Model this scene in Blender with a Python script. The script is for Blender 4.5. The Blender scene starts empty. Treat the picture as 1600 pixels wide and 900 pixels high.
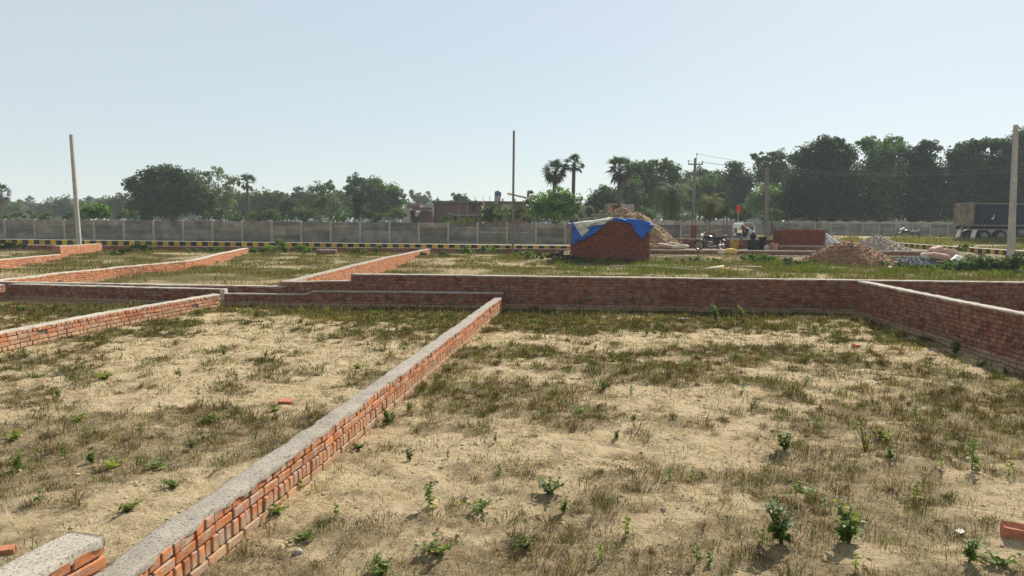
import bpy, bmesh, math, random
import numpy as np
from mathutils import Matrix, Vector

SC = bpy.context.scene
COL = SC.collection
# ------------------------------------------------------------------ camera, sky, sun, exposure
H = 2.0
FPX, CX, CY = 1067.0, 800.0, 450.0
PITCH = math.atan(99 / FPX)
ROLL = 0.0075
SUN_AZ, SUN_EL = 33.0, 38.0          # degrees right of +Y, above horizon
cam = bpy.data.objects.new('camera', bpy.data.cameras.new('camera'))
COL.objects.link(cam)
cam.data.sensor_width = 36
cam.data.lens = 36 * FPX / 1600
cam.data.clip_start = 0.05
cam.data.clip_end = 9000
RC = Matrix.Rotation(math.pi / 2 - PITCH, 3, 'X') @ Matrix.Rotation(ROLL, 3, 'Z')
cam.matrix_world = Matrix.Translation((0, 0, H)) @ RC.to_4x4()
SC.camera = cam

w = bpy.data.worlds.new('World'); SC.world = w; w.use_nodes = True
nt = w.node_tree
sky = nt.nodes.new('ShaderNodeTexSky'); sky.sky_type = 'NISHITA'; sky.sun_disc = False
sky.sun_elevation = math.radians(SUN_EL); sky.sun_rotation = math.radians(SUN_AZ)
sky.altitude = 50; sky.air_density = 1.0; sky.dust_density = 0.55; sky.ozone_density = 1.2
# an even veil of haze over the whole sky
veil = nt.nodes.new('ShaderNodeMix'); veil.data_type = 'RGBA'; veil.inputs[0].default_value = .68
veil.inputs[7].default_value = (5.95, 6.65, 6.85, 1)
nt.links.new(sky.outputs[0], veil.inputs[6])
nt.links.new(veil.outputs[2], nt.nodes['Background'].inputs[0])
nt.nodes['Background'].inputs[1].default_value = 0.080

sl = bpy.data.lights.new('sun', 'SUN'); sl.energy = 5.0; sl.angle = math.radians(0.55); sl.color = (1.0, 0.93, 0.82)
so = bpy.data.objects.new('sun', sl); COL.objects.link(so)
a_, e_ = math.radians(SUN_AZ), math.radians(SUN_EL)
sd = Vector((math.sin(a_) * math.cos(e_), math.cos(a_) * math.cos(e_), math.sin(e_)))
so.rotation_euler = sd.to_track_quat('Z', 'Y').to_euler()
so.location = (20, 30, 40)
SC.view_settings.view_transform = 'Standard'
SC.view_settings.look = 'None'
SC.view_settings.gamma = 1
SC.view_settings.exposure = 0.56
SC.view_settings.use_curve_mapping = False
SC.cycles.max_bounces = 6
SC.cycles.volume_bounces = 1
SC.cycles.transparent_max_bounces = 8
SC.cycles.use_denoising = True
SC.cycles.denoising_input_passes = 'RGB_ALBEDO_NORMAL'
SC.cycles.denoising_prefilter = 'ACCURATE'

# ------------------------------------------------------------------ helpers
rnd = random.Random(11)
RN = np.random.default_rng(7)

def ray(px, py):
    return RC @ Vector(((px - CX) / FPX, -(py - CY) / FPX, -1.0))
def G(px, py, z=0.0):                 # point of the plane z seen at a photo pixel
    d = ray(px, py); t = (z - H) / d.z
    return Vector((d.x * t, d.y * t, z))
def D(px, py, Y):                     # point at distance Y seen at a photo pixel
    d = ray(px, py); t = Y / d.y
    return Vector((d.x * t, Y, H + d.z * t))

def _h(ix, iy, s):
    n = (ix.astype(np.int64) * 374761393 + iy.astype(np.int64) * 668265263 + s * 982451653) & 0x7fffffff
    n = ((n ^ (n >> 13)) * 1274126177) & 0x7fffffff
    n = n ^ (n >> 16)
    return (n & 0xffff) / 65535.0
def vn(x, y, s=0):
    x = np.asarray(x, float); y = np.asarray(y, float)
    ix = np.floor(x); iy = np.floor(y); fx = x - ix; fy = y - iy
    fx = fx * fx * (3 - 2 * fx); fy = fy * fy * (3 - 2 * fy)
    a = _h(ix, iy, s); b = _h(ix + 1, iy, s); c = _h(ix, iy + 1, s); d = _h(ix + 1, iy + 1, s)
    return (a * (1 - fx) + b * fx) * (1 - fy) + (c * (1 - fx) + d * fx) * fy
def fbm(x, y, s=0, o=4, g=0.5):
    t = 0; a = 1; n = 0
    for k in range(o):
        t = t + a * vn(x * 2 ** k, y * 2 ** k, s + 17 * k); n += a; a *= g
    return t / n
def ss(a, b, x):
    t = np.clip((np.asarray(x, float) - a) / (b - a), 0, 1); return t * t * (3 - 2 * t)

def T(x, y):                          # terrain height
    x = np.asarray(x, float); y = np.asarray(y, float)
    n1 = fbm(x / 3.1, y / 3.1, 5, 3) - .5
    base = .2 * ss(18, 37, y)
    base = base + ss(20, 26, y) * (1 - ss(38, 39, y)) * n1 * .22
    led = ss(33.2, 33.7, y + n1 * 1.5)
    left = base + .08 * led
    left = left + (.6 - left) * ss(39.62, 39.72, y)
    bank = ss(34.6, 35.5, y + n1 * 1.6)
    right = base + .22 * bank
    right = right + (.6 - right) * ss(38.2, 39.6, y)
    k = ss(1.5, 4.0, x)
    z = left * (1 - k) + right * k
    z = z + ss(4, 22, x) * ss(44, 62, y) * .42 * (1 - ss(120, 240, y))
    return z
def grassmask(x, y):
    m = fbm(x / 2.3 + 3, y / 1.5, 21, 3) * .50 + fbm(x / .42, y / .36, 33, 3) * .30 + fbm(x / .13, y / .11, 37, 2) * .20
    bare = np.exp(-(((x - 2.0) / 3.2) ** 2 + ((y - 8.3) / 1.6) ** 2)) * .07 + np.exp(-(((x + 5.0) / 2.2) ** 2 + ((y - 9.8) / 1.4) ** 2)) * .09
    more = np.exp(-(((x - 6.2) / 2.6) ** 2 + ((y - 8.6) / 1.6) ** 2)) * .10 + np.exp(-(((x - 2.2) / 1.6) ** 2 + ((y - 3.6) / .9) ** 2)) * .06
    more = more + .07 * ss(13.2, 15.5, y) + np.exp(-(((x + 3.6) / 1.6) ** 2 + ((y - 6.0) / 1.5) ** 2)) * .07
    return ss(.405, .525, m - bare + more)
def relief(x, y):
    f = 1 - ss(16, 24, y)
    r = (fbm(x / 1.3, y / 1.1, 3, 3) - .5) * .07 + (fbm(x / .16, y / .14, 4, 2) - .5) * .045
    r = r - np.abs(fbm(x / .24, y / .2, 9, 2) - .5) * .09 + .012
    fp = vn(x / .27, y / .24, 14); r = r - ss(.80, .93, fp) * .028          # trodden hollows
    return r * (f * .9 + .1)
def Z(x, y):
    return T(x, y) + relief(x, y)
def zs(x, y):
    return float(Z(np.array([x]), np.array([y]))[0])
def ts(x, y):
    return float(T(np.array([x]), np.array([y]))[0])

def lin(r, g, b):
    f = lambda c: (c / 255 / 12.92) if c / 255 <= .04045 else ((c / 255 + .055) / 1.055) ** 2.4
    return (f(r), f(g), f(b))

def setp(o, label=None, cat=None, group=None, kind=None):
    if label: o['label'] = label
    if cat: o['category'] = cat
    if group: o['group'] = group
    if kind: o['kind'] = kind
    return o
def empty(name, loc, label, cat, group=None, rz=0.0):
    o = bpy.data.objects.new(name, None); COL.objects.link(o)
    o.empty_display_size = .2
    o.location = loc; o.rotation_euler = (0, 0, rz)
    return setp(o, label, cat, group)
def link(name, me, parent=None, mat=None, loc=None):
    o = bpy.data.objects.new(name, me); COL.objects.link(o)
    if mat is not None and not me.materials: me.materials.append(mat)
    if parent is not None: o.parent = parent
    if loc is not None: o.location = loc
    return o
def npmesh(name, V, F, smooth=False, col=None, att=None):
    """V (n,3), F (m,k) uniform faces; col: per vertex rgb; att: dict name->per vertex float"""
    me = bpy.data.meshes.new(name)
    V = np.asarray(V, np.float32); F = np.asarray(F, np.int32)
    k = F.shape[1]
    me.vertices.add(len(V)); me.vertices.foreach_set('co', V.ravel())
    me.loops.add(F.size); me.loops.foreach_set('vertex_index', F.ravel())
    me.polygons.add(len(F)); me.polygons.foreach_set('loop_start', np.arange(0, F.size, k, dtype=np.int32))
    try: me.polygons.foreach_set('loop_total', np.full(len(F), k, np.int32))
    except Exception: pass
    me.update(calc_edges=True)
    if smooth: me.polygons.foreach_set('use_smooth', np.ones(len(F), bool))
    if col is not None:
        a = me.attributes.new('col', 'FLOAT_COLOR', 'POINT')
        a.data.foreach_set('color', np.concatenate([col, np.ones((len(V), 1))], 1).astype(np.float32).ravel())
    for n, v in (att or {}).items():
        a = me.attributes.new(n, 'FLOAT', 'POINT'); a.data.foreach_set('value', np.asarray(v, np.float32))
    return me

class MB:
    """collects shapes of ONE part"""
    def __init__(s): s.v = []; s.f = []
    def add(s, vs, fs):
        n = len(s.v); s.v += [tuple(v) for v in vs]; s.f += [tuple(i + n for i in f) for f in fs]; return s
    def box(s, c, d, rz=0.0, m=None):
        x, y, z = d[0] / 2, d[1] / 2, d[2] / 2
        vs = [Vector((sx * x, sy * y, sz * z)) for sz in (-1, 1) for sy in (-1, 1) for sx in (-1, 1)]
        M = m if m is not None else Matrix.Rotation(rz, 3, 'Z')
        vs = [M @ v + Vector(c) for v in vs]
        return s.add(vs, [(0, 2, 3, 1), (4, 5, 7, 6), (0, 1, 5, 4), (2, 6, 7, 3), (0, 4, 6, 2), (1, 3, 7, 5)])
    def hexa(s, b, t):          # 4 bottom + 4 top points
        return s.add(list(b) + list(t), [(3, 2, 1, 0), (4, 5, 6, 7), (0, 1, 5, 4), (1, 2, 6, 5), (2, 3, 7, 6), (3, 0, 4, 7)])
    def tube(s, pts, r, n=8, caps=True):
        pts = [Vector(p) for p in pts]
        if not hasattr(r, '__len__'): r = [r] * len(pts)
        rings = []
        up = None
        for i, p in enumerate(pts):
            d = (pts[min(i + 1, len(pts) - 1)] - pts[max(i - 1, 0)])
            if d.length < 1e-9: d = Vector((0, 0, 1))
            d.normalize()
            if up is None: up = d.orthogonal().normalized()
            a = (up - d * up.dot(d))
            a = a.normalized() if a.length > 1e-6 else d.orthogonal().normalized()
            up = a; b = d.cross(a)
            rings.append([p + (a * math.cos(2 * math.pi * k / n) + b * math.sin(2 * math.pi * k / n)) * r[i] for k in range(n)])
        vs = [v for rg in rings for v in rg]; fs = []
        for i in range(len(rings) - 1):
            for k in range(n):
                fs.append((i * n + k, i * n + (k + 1) % n, (i + 1) * n + (k + 1) % n, (i + 1) * n + k))
        if caps:
            fs.append(tuple(reversed(range(n)))); fs.append(tuple(range((len(rings) - 1) * n, len(rings) * n)))
        return s.add(vs, fs)
    def lathe(s, prof, c=(0, 0, 0), n=16, m=None):     # prof (r,z)
        vs = []; fs = []
        for r, z in prof:
            for k in range(n):
                v = Vector((r * math.cos(2 * math.pi * k / n), r * math.sin(2 * math.pi * k / n), z))
                if m is not None: v = m @ v
                vs.append(v + Vector(c))
        for i in range(len(prof) - 1):
            for k in range(n): fs.append((i * n + k, i * n + (k + 1) % n, (i + 1) * n + (k + 1) % n, (i + 1) * n + k))
        fs.append(tuple(reversed(range(n)))); fs.append(tuple(range((len(prof) - 1) * n, len(prof) * n)))
        return s.add(vs, fs)
    def torus(s, c, R, r, m=None, n=24, k=8):
        vs = []; fs = []
        for i in range(n):
            a = 2 * math.pi * i / n
            for j in range(k):
                b = 2 * math.pi * j / k
                v = Vector(((R + r * math.cos(b)) * math.cos(a), (R + r * math.cos(b)) * math.sin(a), r * math.sin(b)))
                if m is not None: v = m @ v
                vs.append(v + Vector(c))
        for i in range(n):
            for j in range(k): fs.append((i * k + j, ((i + 1) % n) * k + j, ((i + 1) % n) * k + (j + 1) % k, i * k + (j + 1) % k))
        return s.add(vs, fs)
    def mesh(s, name, mat, smooth=False, bevel=0):
        me = bpy.data.meshes.new(name); me.from_pydata([tuple(v) for v in s.v], [], s.f); me.update()
        if bevel:
            bm = bmesh.new(); bm.from_mesh(me)
            bmesh.ops.bevel(bm, geom=[e for e in bm.edges], offset=bevel, segments=1, affect='EDGES', clamp_overlap=True)
            bm.to_mesh(me); bm.free()
        if smooth: me.polygons.foreach_set('use_smooth', np.ones(len(me.polygons), bool))
        if mat is not None: me.materials.append(mat)
        return me
    def build(s, name, mat, parent=None, smooth=False, bevel=0):
        return link(name, s.mesh(name, mat, smooth, bevel), parent)

# ------------------------------------------------------------------ materials
def nodes(name):
    m = bpy.data.materials.new(name); m.use_nodes = True
    t = m.node_tree; b = t.nodes['Principled BSDF']
    return m, t, b
def N(t, kind, **kw):
    n = t.nodes.new(kind)
    for k, v in kw.items():
        if k.startswith('i_'): n.inputs[k[2:].replace('_', ' ')].default_value = v
        else: setattr(n, k, v)
    return n
def ramp(t, stops):
    r = t.nodes.new('ShaderNodeValToRGB'); e = r.color_ramp.elements
    while len(e) < len(stops): e.new(.5)
    for i, (p, c) in enumerate(stops): e[i].position = p; e[i].color = (*c, 1)
    return r
def mixc(t, a, b, fac, mode='MIX'):
    n = t.nodes.new('ShaderNodeMix'); n.data_type = 'RGBA'; n.blend_type = mode
    for sock, val in ((n.inputs[0], fac), (n.inputs[6], a), (n.inputs[7], b)):
        if isinstance(val, bpy.types.NodeSocket): t.links.new(val, sock)
        elif isinstance(val, (int, float)): sock.default_value = val
        else: sock.default_value = (*val, 1)
    return n.outputs[2]
def pos(t):
    return N(t, 'ShaderNodeNewGeometry').outputs['Position']
def noise(t, scale, detail=4, rough=.55, vec=None):
    n = N(t, 'ShaderNodeTexNoise'); n.inputs['Scale'].default_value = scale
    n.inputs['Detail'].default_value = detail; n.inputs['Roughness'].default_value = rough
    t.links.new(vec if vec is not None else pos(t), n.inputs['Vector'])
    return n.outputs['Fac']
def bump(t, b, h, strength=.4, dist=.02):
    n = N(t, 'ShaderNodeBump'); n.inputs['Strength'].default_value = strength; n.inputs['Distance'].default_value = dist
    t.links.new(h, n.inputs['Height']); t.links.new(n.outputs[0], b.inputs['Normal'])
def simple(name, c, rough=.8, var=.25, scale=6, bmp=0, bs=30, metal=0, obj=False):
    """mottled plain surface"""
    m, t, b = nodes(name)
    v = N(t, 'ShaderNodeTexCoord').outputs['Object'] if obj else None
    lo = tuple(x * (1 - var) for x in c); hi = tuple(min(1, x * (1 + var)) for x in c)
    r = ramp(t, [(.3, lo), (.7, hi)]); t.links.new(noise(t, scale, vec=v), r.inputs[0])
    t.links.new(r.outputs[0], b.inputs['Base Color'])
    b.inputs['Roughness'].default_value = rough; b.inputs['Metallic'].default_value = metal
    b.inputs['Specular IOR Level'].default_value = .3
    if bmp: bump(t, b, noise(t, bs, vec=v), bmp, .02)
    return m

def brick_mat(name, dark, light, joined, dirt=.75):
    m, t, b = nodes(name)
    if joined: f = N(t, 'ShaderNodeAttribute', attribute_name='rnd').outputs['Fac']
    else: f = N(t, 'ShaderNodeObjectInfo').outputs['Random']
    mid = tuple((x + y) / 2 for x, y in zip(dark, light))
    r = ramp(t, [(0, dark), (.35, mid), (.8, light), (1, tuple(x * .62 + .03 for x in light))]); t.links.new(f, r.inputs[0])
    g = ramp(t, [(.3, (.72, .72, .72)), (.7, (1.2, 1.2, 1.2))]); t.links.new(noise(t, 28, 5, .65), g.inputs[0])
    c = mixc(t, r.outputs[0], g.outputs[0], .8, 'MULTIPLY')
    d = ramp(t, [(.48, (0, 0, 0)), (.60, (1, 1, 1))]); t.links.new(noise(t, 8, 6, .75), d.inputs[0])
    md = N(t, 'ShaderNodeMath', operation='MULTIPLY'); t.links.new(d.outputs[0], md.inputs[0]); md.inputs[1].default_value = dirt
    c = mixc(t, c, (.40, .35, .29), md.outputs[0])
    sx = N(t, 'ShaderNodeSeparateXYZ'); t.links.new(pos(t), sx.inputs[0])
    za = N(t, 'ShaderNodeMath', operation='MULTIPLY_ADD'); t.links.new(noise(t, 9, 4, .7), za.inputs[0]); za.inputs[1].default_value = -.20; t.links.new(sx.outputs[2], za.inputs[2])
    zr = ramp(t, [(.0, (.55, .55, .55)), (.05, (0, 0, 0))]); t.links.new(za.outputs[0], zr.inputs[0])
    c = mixc(t, c, (.43, .32, .20), zr.outputs[0])
    t.links.new(c, b.inputs['Base Color']); b.inputs['Roughness'].default_value = .9
    b.inputs['Specular IOR Level'].default_value = .15
    bump(t, b, noise(t, 90, 5, .7), .6, .006)
    return m
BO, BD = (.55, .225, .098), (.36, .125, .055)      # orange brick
RO, RD = (.275, .102, .055), (.14, .050, .032)        # red brick, darkened beyond its own tone to deepen the walls' shade
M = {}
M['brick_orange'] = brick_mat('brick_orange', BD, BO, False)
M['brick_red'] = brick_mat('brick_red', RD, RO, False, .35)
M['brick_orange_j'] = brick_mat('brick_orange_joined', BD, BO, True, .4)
M['brick_red_j'] = brick_mat('brick_shade_red_joined', RD, RO, True, .3)
M['brick_stack'] = brick_mat('brick_stack', (.15, .042, .03), (.28, .085, .052), True, .08)
M['mortar'] = simple('mortar', (.17, .145, .115), .95, .4, 25, .6, 60)

def cap_mat(name, lo, hi):
    m, t, b = nodes(name)
    r = ramp(t, [(.25, lo), (.75, hi)]); t.links.new(noise(t, 5, 8, .7), r.inputs[0])
    s = ramp(t, [(.36, (.35, .33, .3)), (.48, (1, 1, 1))]); t.links.new(noise(t, 55, 3, .6), s.inputs[0])
    t.links.new(mixc(t, r.outputs[0], s.outputs[0], .75, 'MULTIPLY'), b.inputs['Base Color'])
    b.inputs['Roughness'].default_value = .95; b.inputs['Specular IOR Level'].default_value = .1
    bump(t, b, noise(t, 60, 6, .75), .9, .012)
    return m
M['cap'] = cap_mat('cement_cap', (.27, .235, .195), (.44, .395, .335))
M['cap_white'] = cap_mat('cement_cap_white', (.37, .325, .265), (.56, .505, .425))
M['concrete'] = simple('precast_concrete', (.215, .195, .165), .9, .28, 1.6, .3, 20)
def objrand(m, lo, hi):
    t = m.node_tree; b = t.nodes['Principled BSDF']; src = b.inputs['Base Color'].links[0].from_socket
    r = ramp(t, [(0, (lo, lo, lo)), (1, (hi, hi * .985, hi * .96))]); t.links.new(N(t, 'ShaderNodeObjectInfo').outputs['Random'], r.inputs[0])
    st = ramp(t, [(.40, (.55, .53, .50)), (.60, (1, 1, 1))]); t.links.new(noise(t, .9, 6, .7), st.inputs[0])
    c = mixc(t, mixc(t, src, r.outputs[0], 1.0, 'MULTIPLY'), st.outputs[0], .55, 'MULTIPLY')
    t.links.new(c, b.inputs['Base Color'])
objrand(M['concrete'], .72, 1.28)
M['loose_brick'] = simple('loose_brick', (.44, .17, .095), .9, .25, 40, .5, 80)
M['concrete_post'] = simple('concrete_post', (.33, .30, .255), .9, .2, 3, .3, 20)
M['pole'] = simple('pole_concrete', (.36, .335, .29), .85, .18, 4, .3, 25)
M['pole_dark'] = simple('pole_dark', (.17, .155, .135), .85, .2, 4, .3, 25)
M['yellow'] = simple('kerb_yellow', (.66, .40, .03), .75, .25, 9)
M['black'] = simple('kerb_black', (.022, .021, .020), .7, .5, 9)
M['white'] = simple('white_paint', (.68, .66, .62), .7, .15, 9)
objrand(M['yellow'], .65, 1.1); objrand(M['black'], .8, 2.2)
M['dark'] = simple('dark_rubber', (.018, .018, .019), .7, .3, 20)
M['chrome'] = simple('chrome', (.6, .6, .6), .25, .1, 8, metal=1)
M['steel'] = simple('rusty_bar', (.085, .045, .028), .7, .4, 30)
M['tarp_blue'] = simple('tarp_blue', (.012, .095, .38), .5, .2, 6, .3, 14)
M['tarp_cream'] = simple('tarp_cream', (.50, .48, .40), .55, .15, 8, .3, 14)

def col_mat(name, trans=.3, rough=.6, spec=.25):
    m, t, b = nodes(name)
    a = N(t, 'ShaderNodeAttribute', attribute_name='col').outputs['Color']
    t.links.new(a, b.inputs['Base Color']); b.inputs['Roughness'].default_value = rough
    b.inputs['Specular IOR Level'].default_value = spec
    tr = N(t, 'ShaderNodeBsdfTranslucent')
    t.links.new(mixc(t, a, (1.25, 1.3, .55), 1.0, 'MULTIPLY'), tr.inputs['Color'])
    mx = N(t, 'ShaderNodeMixShader'); mx.inputs[0].default_value = trans
    t.links.new(b.outputs[0], mx.inputs[1]); t.links.new(tr.outputs[0], mx.inputs[2])
    t.links.new(mx.outputs[0], t.nodes['Material Output'].inputs['Surface'])
    return m
M['leaf'] = col_mat('leaves', .45, .55)
M['leaf_far'] = col_mat('tree_leaves', .34, .7, .15)
M['grass'] = col_mat('grass_blades', .28, .85, .05)
M['bark'] = simple('bark', (.085, .07, .055), .95, .35, 8, .6, 20)
M['stem'] = simple('green_stem', (.10, .13, .04), .7, .3, 20)

def ground_mat():
    m, t, b = nodes('sandy_ground')
    lit = N(t, 'ShaderNodeAttribute', attribute_name='litter').outputs['Fac']
    veg = N(t, 'ShaderNodeAttribute', attribute_name='veg').outputs['Fac']
    road = N(t, 'ShaderNodeAttribute', attribute_name='road').outputs['Fac']
    r = ramp(t, [(.25, (.41, .305, .180)), (.5, (.60, .47, .288)), (.8, (.70, .57, .378))]); t.links.new(noise(t, 2.2, 9, .68), r.inputs[0])
    cr = ramp(t, [(.36, (.36, .30, .24)), (.47, (1, 1, 1))]); t.links.new(noise(t, 6.5, 8, .72), cr.inputs[0])
    c = mixc(t, r.outputs[0], cr.outputs[0], .65, 'MULTIPLY')
    fl = ramp(t, [(.57, (1, 1, 1)), (.66, (.30, .22, .15))]); t.links.new(noise(t, 24, 4, .8), fl.inputs[0])
    fm = ramp(t, [(.44, (.12, .12, .12)), (.62, (1, 1, 1))]); t.links.new(noise(t, 2.6, 4, .6), fm.inputs[0])
    c = mixc(t, c, fl.outputs[0], fm.outputs[0], 'MULTIPLY')
    lt = ramp(t, [(.32, (.09, .066, .038)), (.55, (.20, .15, .085)), (.75, (.33, .26, .16))]); t.links.new(noise(t, 30, 6, .7), lt.inputs[0])
    # litter edge broken up by fine noise
    ad = N(t, 'ShaderNodeMath', operation='ADD'); t.links.new(lit, ad.inputs[0])
    nz = noise(t, 26, 5, .7)
    sb = N(t, 'ShaderNodeMath', operation='MULTIPLY_ADD'); t.links.new(nz, sb.inputs[0]); sb.inputs[1].default_value = 1.6; sb.inputs[2].default_value = -.85
    t.links.new(sb.outputs[0], ad.inputs[1])
    th = ramp(t, [(.30, (0, 0, 0)), (.95, (.52, .52, .52))]); t.links.new(ad.outputs[0], th.inputs[0])
    c = mixc(t, c, lt.outputs[0], th.outputs[0])
    vg = ramp(t, [(.3, (.10, .085, .035)), (.7, (.21, .175, .08))]); t.links.new(noise(t, 3.5, 7, .7), vg.inputs[0])
    c = mixc(t, c, vg.outputs[0], veg)
    rd = ramp(t, [(.3, (.24, .195, .14)), (.7, (.36, .30, .22))]); t.links.new(noise(t, 1.5, 7, .7), rd.inputs[0])
    c = mixc(t, c, rd.outputs[0], road)
    t.links.new(c, b.inputs['Base Color']); b.inputs['Roughness'].default_value = 1.0
    b.inputs['Specular IOR Level'].default_value = .05
    bump(t, b, noise(t, 9, 9, .72), 1.0, .13)
    return m
M['ground'] = ground_mat()
# ------------------------------------------------------------------ wall paths (photo pixels on the top edge -> world)
def path(pts):
    return [tuple(G(px, py, z)) for px, py, z in pts]
def extend(p, L0=0, L1=0):
    p = [Vector(q) for q in p]
    if L0: p[0] = p[0] + (p[0] - p[1]).normalized() * L0
    if L1: p[-1] = p[-1] + (p[-1] - p[-2]).normalized() * L1
    return [tuple(q) for q in p]
W1 = extend(path([(217, 885, .33), (330, 799, .33), (511, 671, .33), (784, 465, .33)]), 1.6, .02)
WR = path([(1340, 439, .80), (1460, 463, .80), (1600, 491, .80)]); WR = extend(WR, .0, 5.5)
_a0 = G(548, 428, .80); _a1 = G(1600, 441, .80)
WA = extend([tuple(_a0), tuple(G(1340, 437.5, .80)), tuple(_a1)], 0, 4)
WB = path([(346, 459.0, .306), (484, 458.5, .34), (485.2, 454.5, .40), (786, 457.5, .42)])
WBL = path([(14, 443.5, .42), (180, 448, .42), (341, 451.5, .42)])
L1 = extend(path([(0, 519, .32), (170, 488, .32), (344, 459.5, .32)]), 3.5, 0)
_c0 = G(0, 440.5, .44); _c1 = G(447, 447.5, .476)
WC = extend([tuple(_c0), tuple(_c1)], 3, 0)
WC2 = path([(448, 440, .594), (549, 438.2, .646)])
WD = [tuple(D(451, 440.2, 16.5)), tuple(D(600, 403.5, 27)), tuple(D(672, 388.5, 38.8))]
WE = [tuple(D(-30, 441, 17.2)), tuple(D(60, 431, 19.5)), tuple(D(180, 418, 23.4)), tuple(D(290, 408.5, 27.2)), tuple(D(335, 399, 30.6)), tuple(D(347, 395.5, 32)), tuple(D(388, 387, 37.6))]
WF = [tuple(D(-20, 407, 26.2)), tuple(D(95, 397.5, 31.4))]
WG = [tuple(D(94, 384.5, 33.0)), tuple(D(159, 380.5, 38.6))]
K1 = extend(path([(-60, 451, .40), (8, 443.5, .42)]), 5, 0)         # side wall at the left margin
STUB = extend(path([(32, 908, .475), (163, 836, .475)]), 1.2, 0)
FOOT = []                                                            # wall footprints, to keep plants out
def foot(p, th, side):
    for a, b in zip(p[:-1], p[1:]): FOOT.append((a[0], a[1], b[0], b[1], th, side))

def inwall(x, y, pad=.0):
    ok = np.zeros(len(x), bool)
    for ax, ay, bx, by, th, side in FOOT:
        dx, dy = bx - ax, by - ay; L = math.hypot(dx, dy); dx /= L; dy /= L
        s = (x - ax) * dx + (y - ay) * dy
        n = ((x - ax) * dy - (y - ay) * dx) * side        # >0 outside the visible face
        ok |= (s > -.05) & (s < L + .05) & (n < pad) & (n > -th - pad)
    return ok
for p, th, sd_ in ((W1, .17, 1), (WR, .19, 1), (WA, .23, 1), (WB, .2, 1), (WBL, .2, 1), (L1, .18, 1), (WC, .2, 1), (WC2, .2, 1), (WD, .23, 1), (WE, .23, 1), (WF, .23, 1), (WG, .23, 1), (STUB, .20, 1)):
    foot(p, th, sd_)

# ------------------------------------------------------------------ ground
def ground():
    def axis(segs):
        out = [segs[0][0]]
        for a, b, st, en in segs:
            v = out[-1]; L = b - a
            while v < b - 1e-6:
                t = (v - a) / L; v = min(b, v + st + (en - st) * t); out.append(v)
        return np.array(out)
    ys = axis([(-60, 1.5, 8, .12), (1.5, 8, .040, .052), (8, 17, .052, .12), (17, 42, .12, .24), (42, 80, .22, 2), (80, 5000, 2, 700)])
    xp = axis([(0, 8, .048, .062), (8, 16, .062, .22), (16, 45, .22, 1.2), (45, 5000, 1.2, 800)])
    xs = np.concatenate([-xp[:0:-1], xp])
    X, Y = np.meshgrid(xs, ys)
    x = X.ravel(); y = Y.ravel()
    z = Z(x, y)
    lit = grassmask(x, y) * (1 - ss(16.5, 19, y))
    # sandy drift along the foot of the walls
    veg = ss(16.6, 18.5, y) * (1 - ss(39.3, 39.8, y)) * (.45 + .55 * ss(.40, .6, fbm(x / 2.2, y / 1.6, 41, 3)))
    veg = np.maximum(veg, ss(50, 52, y) * ss(.3, .5, fbm(x / 4, y / 4, 43, 3)) * .9)
    right = ss(2, 4, x) * ss(35.6, 37.5, y)
    veg = veg * (1 - right * (1 - ss(51, 53, y)) * .75)
    road = ss(39.4, 39.9, y) * (1 - ss(50, 52, y)); road = np.maximum(road, right * (1 - ss(50, 52, y)))
    nx, ny = len(xs), len(ys)
    i = np.arange((ny - 1) * (nx - 1)); r = i // (nx - 1); c = i % (nx - 1)
    a = r * nx + c
    F = np.stack([a, a + 1, a + nx + 1, a + nx], 1)
    me = npmesh('ground', np.stack([x, y, z], 1), F, True, att={'litter': lit, 'veg': veg, 'road': road})
    o = link('ground', me, None, M['ground']); setp(o, kind='structure')
    o['label'] = 'sandy plot ground with patches of dry grass rising to the road'
ground()

# ------------------------------------------------------------------ bricks and walls
def brick_mesh(name, L, Hh, Dp, seed, plain=False):
    r = random.Random(seed)
    bm = bmesh.new(); bmesh.ops.create_cube(bm, size=1)
    for v in bm.verts:
        v.co = Vector((v.co.x * L + r.uniform(-.004, .004), v.co.y * Dp + r.uniform(-.004, .004), v.co.z * Hh + r.uniform(-.0035, .0035)))
    if not plain: bmesh.ops.bevel(bm, geom=list(bm.edges), offset=r.uniform(.003, .008), segments=1, affect='EDGES')
    me = bpy.data.meshes.new(name); bm.to_mesh(me); bm.free()
    return me
BS = .80                                                             # these bricks are small
SPEC = {'S': (.228 * BS, .075 * BS), 'H': (.11 * BS, .075 * BS), 'R': (.076 * BS, .112 * BS), 'B': (.165 * BS, .075 * BS)}
BV = {}
def variants(matkey):
    if matkey not in BV:
        BV[matkey] = {}
        for k, (L, hh) in SPEC.items():
            l = []
            for i in range(4):
                me = brick_mesh('brick', L, hh, .10, i * 7 + ord(k), matkey == 'brick_stack' or matkey.endswith('plain')); me.materials.append(M[matkey.replace('_plain', '')]); l.append(me)
            BV[matkey][k] = l
    return BV[matkey]
def mesh_np(me):
    v = np.empty(len(me.vertices) * 3, np.float32); me.vertices.foreach_get('co', v)
    return v.reshape(-1, 3), [tuple(p.vertices) for p in me.polygons]
_mnp = {}
def join_bricks(items, name, mat, parent):
    """items: (Matrix, mesh); joined into one part"""
    V = []; F = []; A = []; n = 0
    for mt, me in items:
        if me.name not in _mnp: _mnp[me.name] = mesh_np(me)
        v, f = _mnp[me.name]
        R = np.array(mt)
        V.append(v @ R[:3, :3].T + R[:3, 3]); A.append(np.full(len(v), rnd.random()))
        F += [tuple(i + n for i in q) for q in f]; n += len(v)
    me = bpy.data.meshes.new(name); me.from_pydata(np.concatenate(V).tolist(), [], F); me.update()
    a = me.attributes.new('rnd', 'FLOAT', 'POINT'); a.data.foreach_set('value', np.concatenate(A).astype(np.float32))
    o = link(name, me, parent, mat); setp(o, kind='stuff')
    return o

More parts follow.
